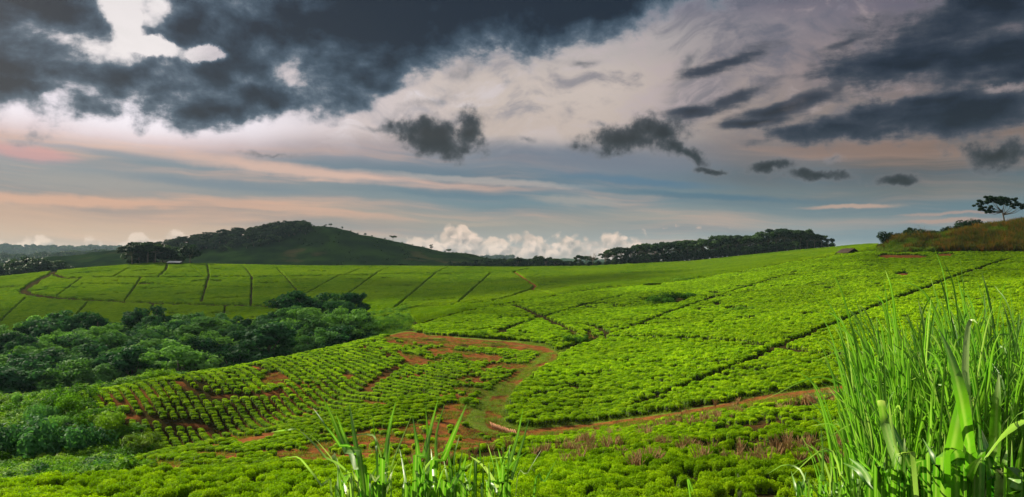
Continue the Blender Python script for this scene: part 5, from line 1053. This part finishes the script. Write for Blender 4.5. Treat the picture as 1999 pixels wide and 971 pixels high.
# ------------------------------------------------------------------ unseen thin clouds added to shade hill, wood, far fields, upper slope and foreground
cm_ = bpy.data.materials.new('shade_cloud'); cm_.use_nodes = True; cm_.node_tree.nodes.clear(); q = NG(cm_.node_tree)
tp = q.new('ShaderNodeBsdfTransparent'); df = q.new('ShaderNodeBsdfTranslucent'); df.inputs[0].default_value = (.85, .86, .9, 1); mx = q.new('ShaderNodeMixShader'); mx.inputs[0].default_value = 0.34
q.l.new(tp.outputs[0], mx.inputs[1]); q.l.new(df.outputs[0], mx.inputs[2]); oo = q.new('ShaderNodeOutputMaterial'); q.l.new(mx.outputs[0], oo.inputs[0])
def shade_cloud(tx, ty, ra, rb, ang, seed, label, hgt=1250.0):
    L = hgt / sdir.z; cx, cy = tx + sdir.x * L, ty + sdir.y * L; n = 90; t = np.linspace(-1.25, 1.25, n); A_, B_ = np.meshgrid(t, t)
    R_ = np.hypot(A_, B_); f = 1.0 - R_ + (fbm(A_ * 2.2 + seed, B_ * 2.2, 5, seed) - .5) * 1.5; th = np.clip(f, 0, 1) ** .5
    ca2, sa2 = cos(radians(ang)), sin(radians(ang)); X_ = cx + A_ * ra * ca2 - B_ * rb * sa2; Y_ = cy + A_ * ra * sa2 + B_ * rb * ca2
    top = hgt + th * ra * .22 * (.6 + .8 * fbm(A_ * 6, B_ * 6, 4, seed + 9)); bot = hgt - th * ra * .05
    ok = f > 0; ii, jj = np.meshgrid(np.arange(n - 1), np.arange(n - 1), indexing='ij'); a0 = (ii * n + jj).ravel(); Q = np.stack([a0, a0 + n, a0 + n + 1, a0 + 1], 1); Q = Q[ok.ravel()[Q].any(1)]
    V = np.vstack([np.stack([X_, Y_, top], 2).reshape(-1, 3), np.stack([X_, Y_, bot], 2).reshape(-1, 3)]); Q = np.vstack([Q[:, ::-1], Q + n * n]); used = np.unique(Q); rm = -np.ones(len(V), int); rm[used] = np.arange(len(used))
    tag(link('shade_cloud', mesh_np('shade_cloud', V[used], rm[Q], cm_, None, True)), label, 'shade_cloud', kind='structure')
shade_cloud(-430, 1330, 420, 620, 60, 3, 'broad unseen cloudlike sheet added to shade the dark hill')
shade_cloud(-150, 292, 150, 48, -6, 5, 'long unseen cloudlike sheet added to shade the valley wood')
shade_cloud(-170, 520, 230, 75, 4, 12, 'long unseen cloudlike sheet added to shade the lower far fields')
shade_cloud(260, 300, 150, 80, 22, 7, 'unseen cloudlike sheet added to shade the upper right slope')
shade_cloud(22, 58, 46, 22, 4, 9, 'small unseen cloudlike sheet added to shade the foreground tea', 1150)
# ------------------------------------------------------------------ haze
hm_ = bpy.data.materials.new('haze'); hm_.use_nodes = True; hm_.node_tree.nodes.clear(); q = NG(hm_.node_tree)
pv_ = q.new('ShaderNodeVolumePrincipled'); pv_.inputs['Color'].default_value = (0.55, 0.78, 0.95, 1); pv_.inputs['Density'].default_value = 0.000032; pv_.inputs['Anisotropy'].default_value = 0.1
oo = q.new('ShaderNodeOutputMaterial'); q.l.new(pv_.outputs[0], oo.inputs['Volume'])
zb = float(Vg[:, 2].min()) - 1.5; zt = 135.0
mb = MB(); mb.box((0, 0, (zb + zt) / 2), (14600, 14600, zt - zb)); hz_o = link('haze', mb.mesh('haze', hm_)); tag(hz_o, 'thin bluish air over the whole valley', 'haze', kind='stuff')

# ------------------------------------------------------------------ labels: where look-alikes stand apart in the picture, say which of them it is
def ordinal(n): return '%d%s' % (n, 'th' if 10 <= n % 100 <= 20 else {1: 'st', 2: 'nd', 3: 'rd'}.get(n % 10, 'th'))
sets = {}
for o in COL.objects:
    if 'label' in o and 'category' in o and o.get('kind') is None: sets.setdefault(o['label'], []).append(o)
for lab, os_ in sets.items():
    if 2 <= len(os_) <= 34 and 'bush in the nearest' not in lab:
        os_.sort(key=lambda o: math.atan2(o.location.x, o.location.y))
        for i, o in enumerate(os_):
            q = 'leftmost' if i == 0 else 'rightmost' if i == len(os_) - 1 else ordinal(i + 1) + ' from left'
            L = lab + ', ' + q; w = L.split()
            if len(w) > 16: L = ' '.join(lab.split()[:16 - len(q.split())]).rstrip(',') + ', ' + q
            o['label'] = L
